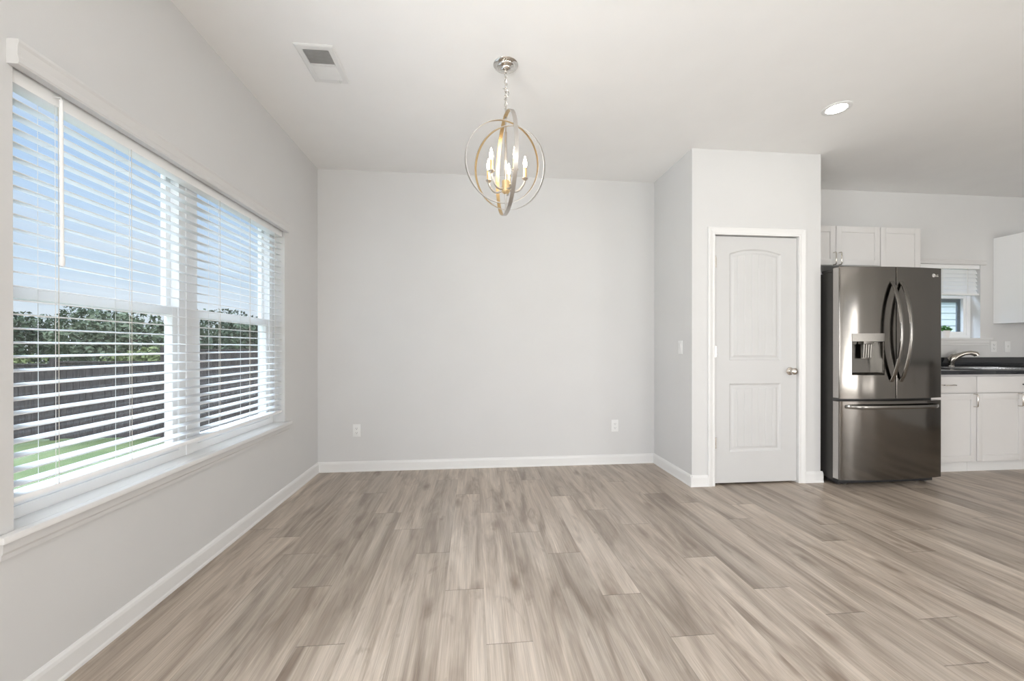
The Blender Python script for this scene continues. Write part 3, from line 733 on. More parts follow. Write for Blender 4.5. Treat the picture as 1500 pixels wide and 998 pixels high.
for deg in (22, 94, 166, 238, 310):
    a = rad(deg); dx_, dy_ = sin(a), -cos(a); pts = []
    R0 = 0.112
    for k in range(15):
        u = k/14; t_ = u*pi/2
        rr = 0.018 + (R0 - 0.018)*sin(t_)**1.0; zz = 2.030 - 0.012*sin(pi*min(1, u*1.6)) + 0.070*(1 - cos(t_))**1.3
        pts.append((CX + dx_*rr, CY + dy_*rr, zz))
    ar = obj('arm', MB().tube(pts, 0.0062, 10), M['ring_out'], ch, 40)
    ex, ey = CX + dx_*R0, CY + dy_*R0
    obj('candle_cup', MB().lathe((ex, ey, 0), [(0.006, 2.086), (0.012, 2.094), (0.0175, 2.099), (0.0175, 2.102), (0.011, 2.103)], 20), M['nickel'], ar, 40)
    obj('candle_sleeve', MB().lathe((ex, ey, 0), [(0.0105, 2.102), (0.0105, 2.160), (0.006, 2.162)], 18), M['sleeve'], ar, 40, label='gold candle sleeve')
    obj('bulb', MB().lathe((ex, ey, 0), [(0.0055, 2.160), (0.009, 2.169), (0.011, 2.181), (0.0103, 2.194), (0.0068, 2.210), (0.0035, 2.224), (0.001, 2.229)], 16), M['bulb'], ar, 60, label='glowing flame shaped bulb')

# ------------------------------------------------------------------ refrigerator
FX0, FX1, FM = 2.925, 3.845, 3.388
fr_ = thing('refrigerator', ((FX0+FX1)/2, 3.35, 0), 'tall black stainless french door refrigerator with bottom freezer beside the pantry', 'refrigerator')
case = MB().box(FX0 + 0.008, FX1 - 0.008, 3.020, 3.68, 0.045, 1.745, 0.006)
case.box(FX0 + 0.002, FX0 + 0.10, 2.985, 3.12, 1.745, 1.768, 0.004); case.box(FX1 - 0.10, FX1 - 0.002, 2.985, 3.12, 1.745, 1.768, 0.004)
obj('cabinet', case, M['fridge_side'], fr_, 40)
obj('base_grille', MB().box(FX0 + 0.03, FX1 - 0.03, 2.995, 3.10, 0.018, 0.060, 0.003), M['black'], fr_, 40)
YF = 2.952
def yfront(x): u = (x - (FX0+FX1)/2) / ((FX1-FX0)/2); return YF - 0.036*(1 - u*u)
def frdoor(x0, x1, z0, z1, name, hole=None, rL=0.010, rR=0.010):
    """curved-front slab, optionally with a rectangular hole (x,x,z,z) for the dispenser"""
    b = MB(); xs = [x0 + (x1-x0)*i/32 for i in range(33)]
    if hole: xs = sorted(set([x for x in xs if abs(x-hole[0]) > 0.004 and abs(x-hole[1]) > 0.004] + [hole[0], hole[1]]))
    def yf(x):
        d, rr = (x - x0 + 1e-9, rL) if x - x0 < x1 - x else (x1 - x + 1e-9, rR)
        return yfront(x) + (rr - sqrt(max(0, rr*rr - (rr-d)**2)) if d < rr else 0)
    xs = sorted(set(xs + [x0 + q for q in (0.001, 0.003, 0.006, 0.010)] + [x1 - q for q in (0.001, 0.003, 0.006, 0.010)]))
    yb_ = 3.012
    zs = [z0, z1] if not hole else [z0, hole[2], hole[3], z1]
    for p, q in zip(xs[:-1], xs[1:]):
        for za, zb in zip(zs[:-1], zs[1:]):
            if hole and za == hole[2] and p >= hole[0] - 1e-6 and q <= hole[1] + 1e-6: continue
            b.add([(p, yf(p), za), (q, yf(q), za), (q, yf(q), zb), (p, yf(p), zb)], [(0, 1, 2, 3)])
        b.add([(p, yf(p), z0), (q, yf(q), z0), (q, yb_, z0), (p, yb_, z0)], [(0, 1, 2, 3)])
        b.add([(p, yf(p), z1), (q, yf(q), z1), (q, yb_, z1), (p, yb_, z1)], [(0, 1, 2, 3)])
    b.add([(x0, yf(x0), z0), (x0, yb_, z0), (x0, yb_, z1), (x0, yf(x0), z1)], [(0, 1, 2, 3)])
    b.add([(x1, yf(x1), z0), (x1, yb_, z0), (x1, yb_, z1), (x1, yf(x1), z1)], [(0, 1, 2, 3)])
    b.add([(x0, yb_, z0), (x1, yb_, z0), (x1, yb_, z1), (x0, yb_, z1)], [(0, 1, 2, 3)])
    bm = bmesh.new(); vv = [bm.verts.new(v) for v in b.v]
    for f in b.f: bm.faces.new([vv[i] for i in f])
    bmesh.ops.remove_doubles(bm, verts=bm.verts[:], dist=1e-5)
    r_ = MB(); r_.addbm(bm); return r_
HX = (3.020, 3.286, 0.905, 1.236)
ld = obj('left_door', frdoor(FX0, FM - 0.003, 0.715, 1.776, 'l', HX, rR=0.0025), M['steel'], fr_, 35)
rdr = obj('right_door', frdoor(FM + 0.003, FX1, 0.715, 1.776, 'r', rL=0.0025), M['steel'], fr_, 35)
fz = obj('freezer_drawer', frdoor(FX0, FX1, 0.062, 0.694, 'f'), M['steel'], fr_, 35)
obj('gap_strip', MB().box(FM - 0.0028, FM + 0.0028, yfront(FM) + 0.011, 3.010, 0.72, 1.77), M['black'], rdr, label='black strip added to darken the gap between the doors')  # black strip fills the seam so that it looks shaded
def strip(x, z0, z1):
    return MB().box(x - 0.0015, x + 0.0012, YF + 0.008, 3.008, z0, z1, 0.0008)
obj('door_edge', strip(FX0, 0.72, 1.772), M['steel_edge'], ld, label='lighter metal door edge')
obj('drawer_edge', strip(FX0, 0.066, 0.690), M['steel_edge'], fz, label='lighter metal drawer edge')
# dispenser
dp = MB(); x0, x1, z0, z1 = HX; yi = yfront(3.15)
dp.box(x0 + 0.0005, x1 - 0.0005, yi + 0.055, yi + 0.060, z0, z1 - 0.055)
dp.box(x0 - 0.0005, x0 + 0.004, yi + 0.014, yi + 0.058, z0, z1); dp.box(x1 - 0.004, x1 + 0.0005, yi + 0.006, yi + 0.058, z0, z1)
dp.add([(x0, yi + 0.012, z0), (x1, yi + 0.006, z0), (x1, yi + 0.058, z0 + 0.02), (x0, yi + 0.058, z0 + 0.02)], [(0, 1, 2, 3)])
dsp = obj('water_dispenser', dp, M['handle_steel'], ld, label='recessed ice and water dispenser')
# header with control strip, nozzle and paddle are the details of the dispenser, kept under the door as siblings
hd = MB(); xs = [x0 + (x1-x0)*i/12 for i in range(13)]
for p, q in zip(xs[:-1], xs[1:]):
    hd.add([(p, yfront(p) - 0.002, z1 - 0.060), (q, yfront(q) - 0.002, z1 - 0.060), (q, yfront(q) - 0.002, z1 + 0.004), (p, yfront(p) - 0.002, z1 + 0.004)], [(0, 1, 2, 3)])
    hd.add([(p, yfront(p) - 0.002, z1 - 0.060), (q, yfront(q) - 0.002, z1 - 0.060), (q, yi + 0.058, z1 - 0.060), (p, yi + 0.058, z1 - 0.060)], [(0, 1, 2, 3)])
    hd.add([(p, yfront(p) - 0.002, z1 + 0.004), (q, yfront(q) - 0.002, z1 + 0.004), (q, yfront(q) + 0.004, z1 + 0.004), (p, yfront(p) + 0.004, z1 + 0.004)], [(0, 1, 2, 3)])
obj('control_panel', hd, M['panel_steel'], ld, label='lighter dispenser control strip')
nz = MB().box(3.112, 3.200, yi + 0.0, yi + 0.05, z1 - 0.082, z1 - 0.058, 0.004)
for i in range(4):
    xx = 3.124 + i*0.021; nz.tube([(xx, yi + 0.012, z1 - 0.083), (xx + 0.002, yi + 0.020, z1 - 0.190)], 0.0075, 8)
nz.box(3.115, 3.198, yi + 0.022, yi + 0.030, z1 - 0.200, z1 - 0.083, 0.003)
obj('dispenser_paddle', nz, M['panel_steel'], ld, 40, label='ribbed bright dispenser paddle')
def bow(xc, z0, z1, out, wd=0.030, th=0.014, lean=0.0):
    K = 28; b = MB(); rings = []
    for k in range(K + 1):
        u = k/K; z = z0 + (z1-z0)*u; o_ = out*sin(pi*u)**0.75 if 0 < u < 1 else 0
        x = xc + lean*sin(pi*u); y = yfront(xc) + 0.002 - o_
        t2 = th/2
        rings.append([(x - wd/2, y - t2*0.4, z), (x - wd/2 + 0.005, y - t2, z), (x + wd/2 - 0.005, y - t2, z), (x + wd/2, y - t2*0.4, z), (x + wd/2, y + t2*0.6, z), (x - wd/2, y + t2*0.6, z)])
    vs = [v for r_ in rings for v in r_]; fs = [(0,1,2,3,4,5), tuple(6*K + j for j in range(6))]
    for k in range(K):
        for j in range(6): fs.append((6*k + j, 6*k + (j+1) % 6, 6*(k+1) + (j+1) % 6, 6*(k+1) + j))
    b.add(vs, fs); return b
obj('door_handle', bow(FM - 0.042, 0.850, 1.660, 0.085), M['handle_steel'], ld, 50, label='bowed vertical bar handle')
obj('door_handle', bow(FM + 0.042, 0.850, 1.660, 0.085), M['handle_steel'], rdr, 50, label='bowed vertical bar handle')
hb = MB(); K = 30; rings = []
for k in range(K + 1):
    u = k/K; x = FX0 + 0.045 + (FX1 - FX0 - 0.09)*u; o_ = 0.045*min(1, sin(pi*u)*3.0)**0.6 if 0 < u < 1 else 0
    y = yfront(x) + 0.002 - o_; z = 0.652
    rings.append([(x, y + 0.008, z - 0.016), (x, y - 0.004, z - 0.013), (x, y - 0.008, z), (x, y - 0.004, z + 0.013), (x, y + 0.008, z + 0.014)])
vs = [v for r_ in rings for v in r_]; fs = [tuple(range(5)), tuple(5*K + j for j in range(5))]
for k in range(K):
    for j in range(5): fs.append((5*k + j, 5*k + (j+1) % 5, 5*(k+1) + (j+1) % 5, 5*(k+1) + j))
hb.add(vs, fs); obj('drawer_handle', hb, M['handle_steel'], fz, 50, label='long horizontal bar handle')
# round emblem and two letters on the right door
def text_mb(s, size, x, z, yf):
    cu = bpy.data.curves.new('t', 'FONT'); cu.body = s; cu.size = size; cu.extrude = 0.0006; cu.resolution_u = 3
    to = bpy.data.objects.new('t', cu); COL.objects.link(to); bpy.context.view_layer.update()
    dg = bpy.context.evaluated_depsgraph_get(); me_ = bpy.data.meshes.new_from_object(to.evaluated_get(dg))
    b = MB(); b.add([(x + v.co.x, yf(x + v.co.x) - 0.0006 - v.co.z, z + v.co.y) for v in me_.vertices], [tuple(p.vertices) for p in me_.polygons])
    bpy.data.objects.remove(to); bpy.data.curves.remove(cu); return b
ex, ez = 3.752, 1.716
em = MB().lathe((ex, yfront(ex), ez), [(0.0145, 0.002), (0.0145, -0.0012), (0.0135, -0.0020)], 28, 'Y')
em.addbm  # emblem disc
t_ = text_mb('LG', 0.026, ex + 0.020, ez - 0.0095, yfront); o_ = len(em.v); em.v += t_.v; em.f += [[i + o_ for i in f] for f in t_.f]; em.mi += t_.mi
eo = obj('emblem', em, M['logo'], rdr, label='small round silver emblem with two letters')
fc = MB()      # face inside the emblem: a broken ring, a short L stroke and a dot
fy = yfront(ex) - 0.0024
arc = [(ex + 0.0098*cos(rad(a)), fy, ez + 0.0098*sin(rad(a))) for a in range(90, 361, 15)]
fc.tube(arc, 0.0008, 5); fc.tube([(ex + 0.0098, fy, ez), (ex + 0.004, fy, ez)], 0.0008, 5)
fc.tube([(ex, fy, ez + 0.005), (ex, fy, ez - 0.005), (ex + 0.0035, fy, ez - 0.005)], 0.0008, 5); fc.lathe((ex - 0.0045, fy - 0.0003, ez + 0.004), [(0.0015, 0), (0.0012, -0.0006)], 8, 'Y')
obj('emblem_face', fc, M['slot'], rdr)
for x in (FX0 + 0.07, FX0 + 0.12, FX1 - 0.07, FX1 - 0.14):
    obj('foot', MB().lathe((x, 3.035, 0), [(0.020, 0.0), (0.022, 0.006), (0.018, 0.012), (0.008, 0.014), (0.008, 0.055)], 16), M['steel_edge'], fr_, 40, label='small levelling foot')
for x in (FX0 + 0.08, FX1 - 0.08):
    obj('wheel', MB().lathe((x - 0.012, 3.60, 0.024), [(0.024, 0), (0.024, 0.024)], 20, 'X'), M['black'], fr_, 40)

# ------------------------------------------------------------------ cabinets
def shaker(x0, x1, z0, z1, yf, th=0.019, fr=0.055):
    b = MB(); e_ = 0.0015
    b.box(x0, x0 + fr, yf, yf + th, z0, z1, e_); b.box(x1 - fr, x1, yf, yf + th, z0, z1, e_)
    b.box(x0 + fr, x1 - fr, yf, yf + th, z0, z0 + fr, e_); b.box(x0 + fr, x1 - fr, yf, yf + th, z1 - fr, z1, e_)
    b.box(x0 + fr, x1 - fr, yf + 0.008, yf + th - 0.001, z0 + fr, z1 - fr); return b
def pull(x, z, yf, L, vert):
    b = MB(); o_ = 0.030; h = L/2
    P = (lambda s, d: (x, yf - d, z + s)) if vert else (lambda s, d: (x + s, yf - d, z))
    pts = [P(-h, -0.001), P(-h, o_*0.8), P(-h + 0.006, o_), P(h - 0.006, o_), P(h, o_*0.8), P(h, -0.001)]
    b.tube(pts, 0.0048, 8); return b
def cabinet(name, x0, x1, z0, z1, yf, yb_, doors, label, cat, group=None, drawers=(), toe=False, m=None, sink=False):
    root = thing(name, ((x0+x1)/2, (yf+yb_)/2, z0), label, cat, group); m = m or M['cab']
    b = MB(); zb = z0 + (0.105 if toe else 0)
    if sink:
        b.box(x0, x0 + 0.018, yf + 0.020, yb_, zb, z1); b.box(x1 - 0.018, x1, yf + 0.020, yb_, zb, z1); b.box(x0 + 0.018, x1 - 0.018, yf + 0.020, yf + 0.038, zb, z1)
        b.box(x0 + 0.018, x1 - 0.018, yb_ - 0.01, yb_, zb, z1); b.box(x0 + 0.018, x1 - 0.018, yf + 0.038, yb_ - 0.01, zb, zb + 0.018)
    else: b.box(x0, x1, yf + 0.020, yb_, zb, z1)
    if toe: b.box(x0, x1, yf + 0.085, yb_, z0, zb)
    obj('body', b, m, root)
    if toe: obj('toe_kick', MB().box(x0, x1, yf + 0.072, yf + 0.084, z0, zb - 0.001), M['trim'], root)
    for d in doors:
        dd = obj('door', shaker(d[0], d[1], d[2], d[3], yf), m, root, 40)
        if d[4]: obj('handle', pull(d[4], d[5], yf, 0.112, True), M['nickel'], dd, 50, label='nickel bar handle')
    for d in drawers:
        dd = obj('drawer_front', MB().box(d[0], d[1], yf, yf + 0.019, d[2], d[3], 0.002), m, root, 40)
        if d[4]: obj('handle', pull(d[4], (d[2]+d[3])/2 - 0.002, yf, 0.112, False), d[5], dd, 50, label=d[6])
    return root
g = 0.0025
YU = YB - 0.33; TOP = 2.266
cabinet('wall_cabinet', 2.921, 3.836, 1.895, TOP, YU, YB - 0.002, [(2.921 + g, 3.3785 - g, 1.898, TOP - g, 3.3785 - 0.028, 1.957), (3.3785 + g, 3.836 - g, 1.898, TOP - g, 3.3785 + 0.028, 1.957)],
        'short white two door wall cabinet above the refrigerator beside the pantry wall', 'cabinet')
cabinet('wall_cabinet', 3.838, 4.284, 1.375, TOP, YU, YB - 0.002, [(3.838 + g, 4.284 - 0.028, 1.378, TOP - g, 3.838 + 0.03, 1.46)],
        'white single door wall cabinet between refrigerator top and kitchen window', 'cabinet')
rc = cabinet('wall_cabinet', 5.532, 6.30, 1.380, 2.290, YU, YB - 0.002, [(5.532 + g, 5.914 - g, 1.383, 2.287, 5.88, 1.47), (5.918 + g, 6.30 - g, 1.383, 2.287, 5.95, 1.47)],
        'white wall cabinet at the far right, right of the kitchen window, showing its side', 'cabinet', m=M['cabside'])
YBF = 3.165
cabinet('base_cabinet', 3.870, 4.4745, 0, 0.886, YBF, YB - 0.002, [(3.870 + g, 4.4745 - g, 0.108, 0.716, 4.4745 - 0.030, 0.655)],
        'white base cabinet with one drawer and one door right beside the refrigerator', 'cabinet',
        drawers=[(3.870 + g, 4.4745 - g, 0.724, 0.868, 4.180, M['nickel'], 'nickel bar handle')], toe=True)
cabinet('base_cabinet', 4.4765, 5.452, 0, 0.886, YBF, YB - 0.002, [(4.4765 + g, 4.963 - g, 0.108, 0.716, 4.963 - 0.062, 0.655), (4.963 + g, 5.452 - g, 0.108, 0.716, 4.963 + 0.062, 0.655)],
        'white sink base cabinet under the kitchen window with a plain top panel', 'cabinet',
        drawers=[(4.4765 + g, 5.452 - g, 0.724, 0.868, 5.000, M['black'], 'dark bar handle')], toe=True, sink=True)
# the short run of cabinets on the right wall, mirrored in the refrigerator doors
for yc, lb in ((0.10, 'white base cabinet on the right wall mirrored low in the left of the refrigerator door'), (1.00, 'white base cabinet on the right wall mirrored low in the right of the refrigerator door')):
    xc = XE - 0.306
    q = cabinet('base_cabinet', xc - 0.445, xc + 0.445, 0, 0.886, yc - 0.305, yc + 0.303, [(xc - 0.443, xc - g/2, 0.108, 0.716, xc - 0.03, 0.655), (xc + g/2, xc + 0.443, 0.108, 0.716, xc + 0.03, 0.655)],
        lb, 'cabinet', drawers=[(xc - 0.443, xc + 0.443, 0.724, 0.868, xc, M['nickel'], 'nickel bar handle')], toe=True)
    q.rotation_euler = (0, 0, -pi/2)
tag(obj('kitchen_worktop', MB().box(XE - 0.645, XE - 0.0005, -0.40, 1.50, 0.888, 0.924, 0.003), M['counter'], None, 40), 'short black worktop on the right wall mirrored in the refrigerator door', 'countertop')
# worktop with sink cut-out and backsplash
wt = MB(); SX0, SX1, SY0, SY1 = 4.62, 5.36, 3.235, 3.640; c0, c1, y0, y1 = 3.862, 6.30, 3.130, YB - 0.0005
zt, zb = 0.924, 0.888
wt.box(c0, SX0, y0, y1, zb, zt, 0.003); wt.box(SX1, c1, y0, y1, zb, zt, 0.003); wt.box(SX0, SX1, y0, SY0, zb, zt, 0.003); wt.box(SX0, SX1, SY1, y1, zb, zt, 0.003)
tag(obj('kitchen_worktop', wt, M['counter'], None, 40), 'glossy black stone worktop running over the white base cabinets', 'countertop')
tag(obj('backsplash', MB().box(c0, c1, YB - 0.021, YB - 0.001, zt + 0.0005, 1.022, 0.002), M['counter'], None, 40), 'low black stone backsplash strip along the kitchen wall behind the worktop', 'backsplash')
cabinet('base_cabinet', 5.454, 6.298, 0, 0.886, YBF, YB - 0.002, [(5.454 + g, 5.876 - g, 0.108, 0.716, 5.846, 0.655), (5.876 + g, 6.298 - g, 0.108, 0.716, 5.906, 0.655)],
        'white two door base cabinet at the right end of the worktop, past the sink', 'cabinet',
        drawers=[(5.454 + g, 6.298 - g, 0.724, 0.868, 5.876, M['nickel'], 'nickel bar handle')], toe=True)
sk = thing('kitchen_sink', ((SX0+SX1)/2, (SY0+SY1)/2, 0.74), 'stainless steel sink set into the black worktop below the kitchen window', 'sink')
sb = MB(); i_ = 0.012
sb.box(SX0 + 0.001, SX0 + i_, SY0 + 0.001, SY1 - 0.001, 0.745, zt + 0.001); sb.box(SX1 - i_, SX1 - 0.001, SY0 + 0.001, SY1 - 0.001, 0.745, zt + 0.001)
sb.box(SX0 + i_, SX1 - i_, SY0 + 0.001, SY0 + i_, 0.745, zt + 0.001); sb.box(SX0 + i_, SX1 - i_, SY1 - i_, SY1 - 0.001, 0.745, zt + 0.001); sb.box(SX0 + 0.001, SX1 - 0.001, SY0 + 0.001, SY1 - 0.001, 0.740, 0.745)
obj('basin', sb, M['sinksteel'], sk)
rm = MB()
for q in ((SX0 - 0.016, SX0 + 0.012, SY0 - 0.016, SY1 + 0.016), (SX1 - 0.012, SX1 + 0.016, SY0 - 0.016, SY1 + 0.016), (SX0 + 0.012, SX1 - 0.012, SY0 - 0.016, SY0 + 0.012), (SX0 + 0.012, SX1 - 0.012, SY1 - 0.012, SY1 + 0.016)):
    rm.box(*q, zt + 0.0008, zt + 0.004, 0.001)
obj('rim', rm, M['sinksteel'], sk, 40)
obj('drain', MB().lathe(((SX0+SX1)/2, 3.44, 0.745), [(0.045, 0), (0.045, 0.003), (0.03, 0.004), (0.028, 0.001)], 24), M['chrome'], sk, 40)
# faucet
FXc, FYc = 4.925, 3.700
fa = thing('kitchen_faucet', (FXc, FYc, zt), 'low curved nickel faucet on the black worktop just right of the refrigerator', 'faucet')
obj('base', MB().lathe((FXc, FYc, zt), [(0.030, 0.0005), (0.030, 0.008), (0.024, 0.013), (0.022, 0.02), (0.022, 0.02)], 24), M['chrome'], fa, 40)
obj('body', MB().tube([(FXc, FYc, zt + 0.015), (FXc + 0.002, FYc, zt + 0.05), (FXc + 0.008, FYc - 0.004, zt + 0.085), (FXc + 0.024, FYc - 0.012, zt + 0.108), (FXc + 0.040, FYc - 0.020, zt + 0.112)], [0.024, 0.027, 0.036, 0.034, 0.018], 16), M['faucet'], fa, 50)
obj('spout', MB().tube([(FXc + 0.010, FYc - 0.010, zt + 0.080), (FXc + 0.045, FYc - 0.030, zt + 0.118), (FXc + 0.085, FYc - 0.055, zt + 0.142), (FXc + 0.120, FYc - 0.080, zt + 0.148), (FXc + 0.150, FYc - 0.100, zt + 0.138), (FXc + 0.156, FYc - 0.106, zt + 0.118)], [0.030, 0.026, 0.021, 0.022, 0.025, 0.022], 16), M['faucet'], fa, 50)
obj('lever', MB().tube([(FXc + 0.012, FYc, zt + 0.110), (FXc + 0.045, FYc + 0.012, zt + 0.132), (FXc + 0.085, FYc + 0.02, zt + 0.150)], [0.010, 0.007, 0.006], 10), M['chrome'], fa, 50)
# potted herb on the kitchen sill
PX, PY, PZ = 4.985, YB + 0.030, KZ0 + 0.0005
pp = thing('potted_plant', (PX, PY, PZ), 'small leafy green plant in a white pot on the kitchen window sill', 'plant')
obj('pot', MB().lathe((PX, PY, PZ), [(0.030, 0), (0.036, 0.003), (0.043, 0.068), (0.046, 0.070), (0.046, 0.080), (0.041, 0.080), (0.039, 0.066), (0.0, 0.066)], 28), M['pot'], pp, 40)
obj('soil', MB().lathe((PX, PY, PZ), [(0.0385, 0.0665), (0.030, 0.071), (0.001, 0.072)], 20), M['soil'], pp)
lf = MB(); rr = random.Random(4)
for i in range(130):
    a = rr.uniform(0, 2*pi); rad_ = 0.062*sqrt(rr.random()); h = 0.078 + 0.052*rr.random()*(1 - (rad_/0.075)**2)
    c = Vector((PX + rad_*cos(a), PY + rad_*sin(a)*0.62 - 0.004, PZ + h)); s_ = rr.uniform(0.010, 0.018)
    R_ = Euler((rr.uniform(-1, 1), rr.uniform(-1, 1), rr.uniform(0, 6.28))).to_matrix()
    lf.add([c + R_ @ Vector(v)*s_ for v in ((-1, 0, 0), (-0.3, 0.5, 0.15), (0.6, 0.45, 0.1), (1, 0, -0.1), (0.6, -0.45, 0.1), (-0.3, -0.5, 0.15))], [(0, 1, 2, 3, 4, 5)])
obj('foliage', lf, M['leaf'], pp)
sm = MB()
for i in range(9):
    a = i*0.7; sm.tube([(PX + 0.006*cos(a), PY + 0.006*sin(a), PZ + 0.068), (PX + 0.034*cos(a), PY + 0.022*sin(a), PZ + 0.108)], 0.0011, 5)
obj('stem', sm, M['leaf'], pp)

# ------------------------------------------------------------------ outside
GZ = -1.05
def ground(name, x0, x1, y0, y1, z, m): return struct(name, MB().box(x0, x1, y0, y1, z - 0.1, z), m)
gm = MB(); gm.box(-60, 60, -30, 90, GZ - 0.2, GZ)
o = obj('lawn', gm, M['grass']); o['kind'] = 'structure'
o = obj('gravel_strip', MB().box(-5.2, XL - 0.22, -6, 9.6, GZ + 0.001, GZ + 0.02), M['gravel']); o['kind'] = 'structure'
# dark stepped privacy fence across the yard
fz_ = thing('privacy_fence', (-8, 10.4, GZ), 'long dark weathered board fence behind the lawn outside the left window', 'fence')
rf = random.Random(3)
xf = -33.8; idx = -7
while xf < -2.0:
    top = (0.62 + 0.05*max(idx, 0)) if xf < -8.5 else 1.06
    pb = MB(); x = xf
    while x < xf + 2.3:
        pb.box(x, x + 0.128, 10.42 + rf.uniform(-0.004, 0.004), 10.44, GZ + 0.03, top + rf.uniform(-0.006, 0.006)); x += 0.138
    pb.box(xf, xf + 2.4, 10.44, 10.48, GZ + 0.3, GZ + 0.39); pb.box(xf, xf + 2.4, 10.44, 10.48, top - 0.35, top - 0.26)
    pb.box(xf, xf + 2.4, 10.39, 10.46, top - 0.005, top + 0.03)
    obj('fence_panel', pb, M['fence'], fz_)
    obj('fence_post', MB().box(xf - 0.05, xf + 0.05, 10.37, 10.47, GZ - 0.05, top + 0.10, 0.008), M['fence'], fz_)
    xf += 2.4; idx += 1
# trees and bushes beyond
def foliage(c, rx, ry, rz, n, s, seed, m, name, parent):
    r = random.Random(seed); b = MB()
    for i in range(n):
        while True:
            p = Vector((r.uniform(-1, 1), r.uniform(-1, 1), r.uniform(-1, 1)))
            if 0.25 < p.length < 1: break
        p = p.normalized()*p.length**0.45
        k = 1 + 0.22*sin(5*p.x + seed) * cos(4*p.z + seed*2) + 0.15*sin(9*p.y)
        c_ = Vector(c) + Vector((p.x*rx*k, p.y*ry*k, p.z*rz*k)); q = s*r.uniform(0.6, 1.3)
        R_ = Euler((r.uniform(-1.2, 1.2), r.uniform(-1.2, 1.2), r.uniform(0, 6.28))).to_matrix()
        b.add([c_ + R_ @ Vector(v)*q for v in ((-1, 0, 0), (0, 0.55, 0.1), (1, 0, 0), (0, -0.55, 0.1))], [(0, 1, 2, 3)])
    return obj(name, b, m, parent)
def tree(x, y, h, rad_, seed, m, label, n=5000):
    t_ = thing('tree', (x, y, GZ), label, 'tree', 'trees beyond the fence')
    tr_ = MB().tube([(x, y, GZ - 0.02), (x + 0.1, y, GZ + h*0.3), (x - 0.1, y + 0.1, GZ + h*0.62), (x, y, GZ + h*0.85)], [0.22, 0.17, 0.11, 0.03], 9)
    for i in range(5):
        a = i*1.3 + seed; tr_.tube([(x, y, GZ + h*(0.3 + 0.08*i)), (x + cos(a)*rad_*0.55, y + sin(a)*rad_*0.55, GZ + h*(0.5 + 0.08*i))], [0.08, 0.02], 6)
    obj('trunk', tr_, M['bark'], t_)
    foliage((x, y, GZ + h*0.56), rad_, rad_, h*0.44, n, 0.15, seed, m, 'crown', t_)
TR = [(-37.5, 22, 4.05, 2.6, 'tree2', 'leftmost pale green tree beyond the fence through the left window'),
      (-31.2, 22.6, 3.95, 2.6, 'tree', 'dark tree just right of the leftmost pale tree beyond the fence'),
      (-25.0, 23.4, 4.0, 2.6, 'tree', 'dark tree behind the left part of the bright mound beyond the fence'),
      (-18.8, 24, 3.8, 2.6, 'tree2', 'pale tree behind the right part of the bright mound beyond the fence'),
      (-12.9, 25, 3.6, 2.4, 'tree', 'dark tree seen near the right edge of the left window sash'),
      (-7.2, 26, 3.5, 2.4, 'tree', 'dark tree seen low in the right window sash'),
      (-49, 34, 5.3, 3.9, 'tree', 'tall dark tree far behind at the left end of the tree line'),
      (-39.6, 35, 5.1, 3.9, 'tree', 'tall dark tree far behind, left of the middle of the tree line'),
      (-31.0, 36, 5.4, 3.2, 'tree', 'tall dark tree far behind the middle of the tree line'),
      (-21.0, 37, 5.2, 3.2, 'tree', 'tall dark tree far behind, right of the middle of the tree line'),
      (-11.0, 40, 5.0, 3.8, 'tree', 'tall dark tree far behind, showing low over the right sash')]
for i, (x, y, h, r_, m_, lb) in enumerate(TR): tree(x, y, h, r_, 11 + i*3, M[m_], lb)
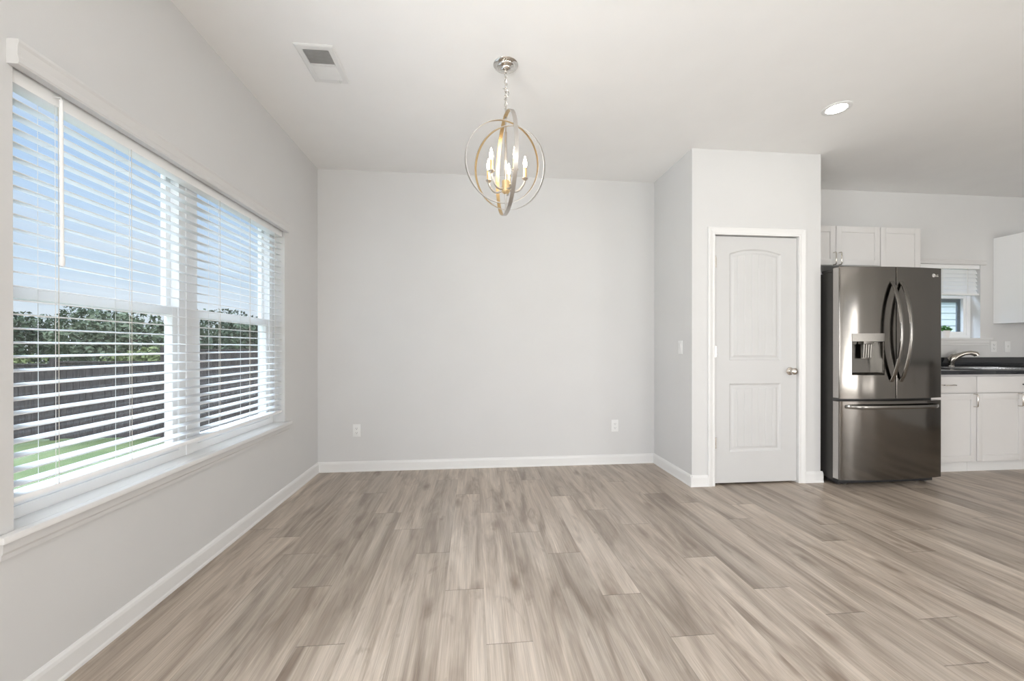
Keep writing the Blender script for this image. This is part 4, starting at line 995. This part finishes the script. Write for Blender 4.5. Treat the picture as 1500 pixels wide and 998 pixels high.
for i, (x, y, rx, rz, lb) in enumerate([(-17.6, 16.5, 2.1, 1.75, 'bright yellow green bushy mound just beyond the fence, the larger left one'), (-12.4, 16.8, 1.6, 1.7, 'bright green bushy mound beyond the fence, the smaller right one')]):
    t_ = thing('bush', (x, y, GZ), lb, 'bush')
    foliage((x, y, GZ + 0.85), rx, 1.2, rz*0.72, 3500, 0.09, 50 + i, M['bush'], 'foliage', t_)
    sb_ = MB()
    for j in range(6): sb_.tube([(x, y, GZ - 0.01), (x + cos(j)*rx*0.5, y + sin(j)*0.5, GZ + 1.0)], [0.03, 0.01], 5)
    obj('stem', sb_, M['bark'], t_)
# neighbour's house beyond the kitchen window
nh = thing('neighbor_house', (10, 12, GZ), 'pale blue grey lap sided house outside the kitchen window', 'house')
sd = MB(); x0, x1, y0 = 3.4, 17.0, 8.6; z = GZ
while z < 2.25:
    sd.add([(x0, y0 - 0.014, z), (x1, y0 - 0.014, z), (x1, y0, z + 0.15), (x0, y0, z + 0.15)], [(0, 1, 2, 3)]); sd.add([(x0, y0 - 0.014, z + 0.15), (x1, y0 - 0.014, z + 0.15), (x1, y0, z + 0.15), (x0, y0, z + 0.15)], [(0, 1, 2, 3)]); z += 0.15
sd.box(x0, x1, y0 + 0.001, y0 + 7, GZ, 2.31)
obj('siding', sd, M['siding'], nh)
obj('corner_board', MB().box(x0 - 0.02, x0 + 0.09, y0 - 0.03, y0 + 0.02, GZ, 2.31), M['exterior'], nh)
rfm = MB(); rfm.add([(x0 - 0.4, y0 - 0.12, 2.28), (x1 + 0.4, y0 - 0.12, 2.28), (x1 + 0.4, y0 + 3.5, 4.0), (x0 - 0.4, y0 + 3.5, 4.0), (x1 + 0.4, y0 + 7.4, 2.28), (x0 - 0.4, y0 + 7.4, 2.28),
    (x0 - 0.4, y0 - 0.12, 2.38), (x1 + 0.4, y0 - 0.12, 2.38), (x1 + 0.4, y0 + 3.5, 4.1), (x0 - 0.4, y0 + 3.5, 4.1), (x1 + 0.4, y0 + 7.4, 2.38), (x0 - 0.4, y0 + 7.4, 2.38)],
    [(0,1,2,3), (3,2,4,5), (6,7,8,9), (9,8,10,11), (0,1,7,6), (5,4,10,11), (0,3,9,6), (3,5,11,9), (1,2,8,7), (2,4,10,8)])
obj('roof', rfm, M['roof'], nh)
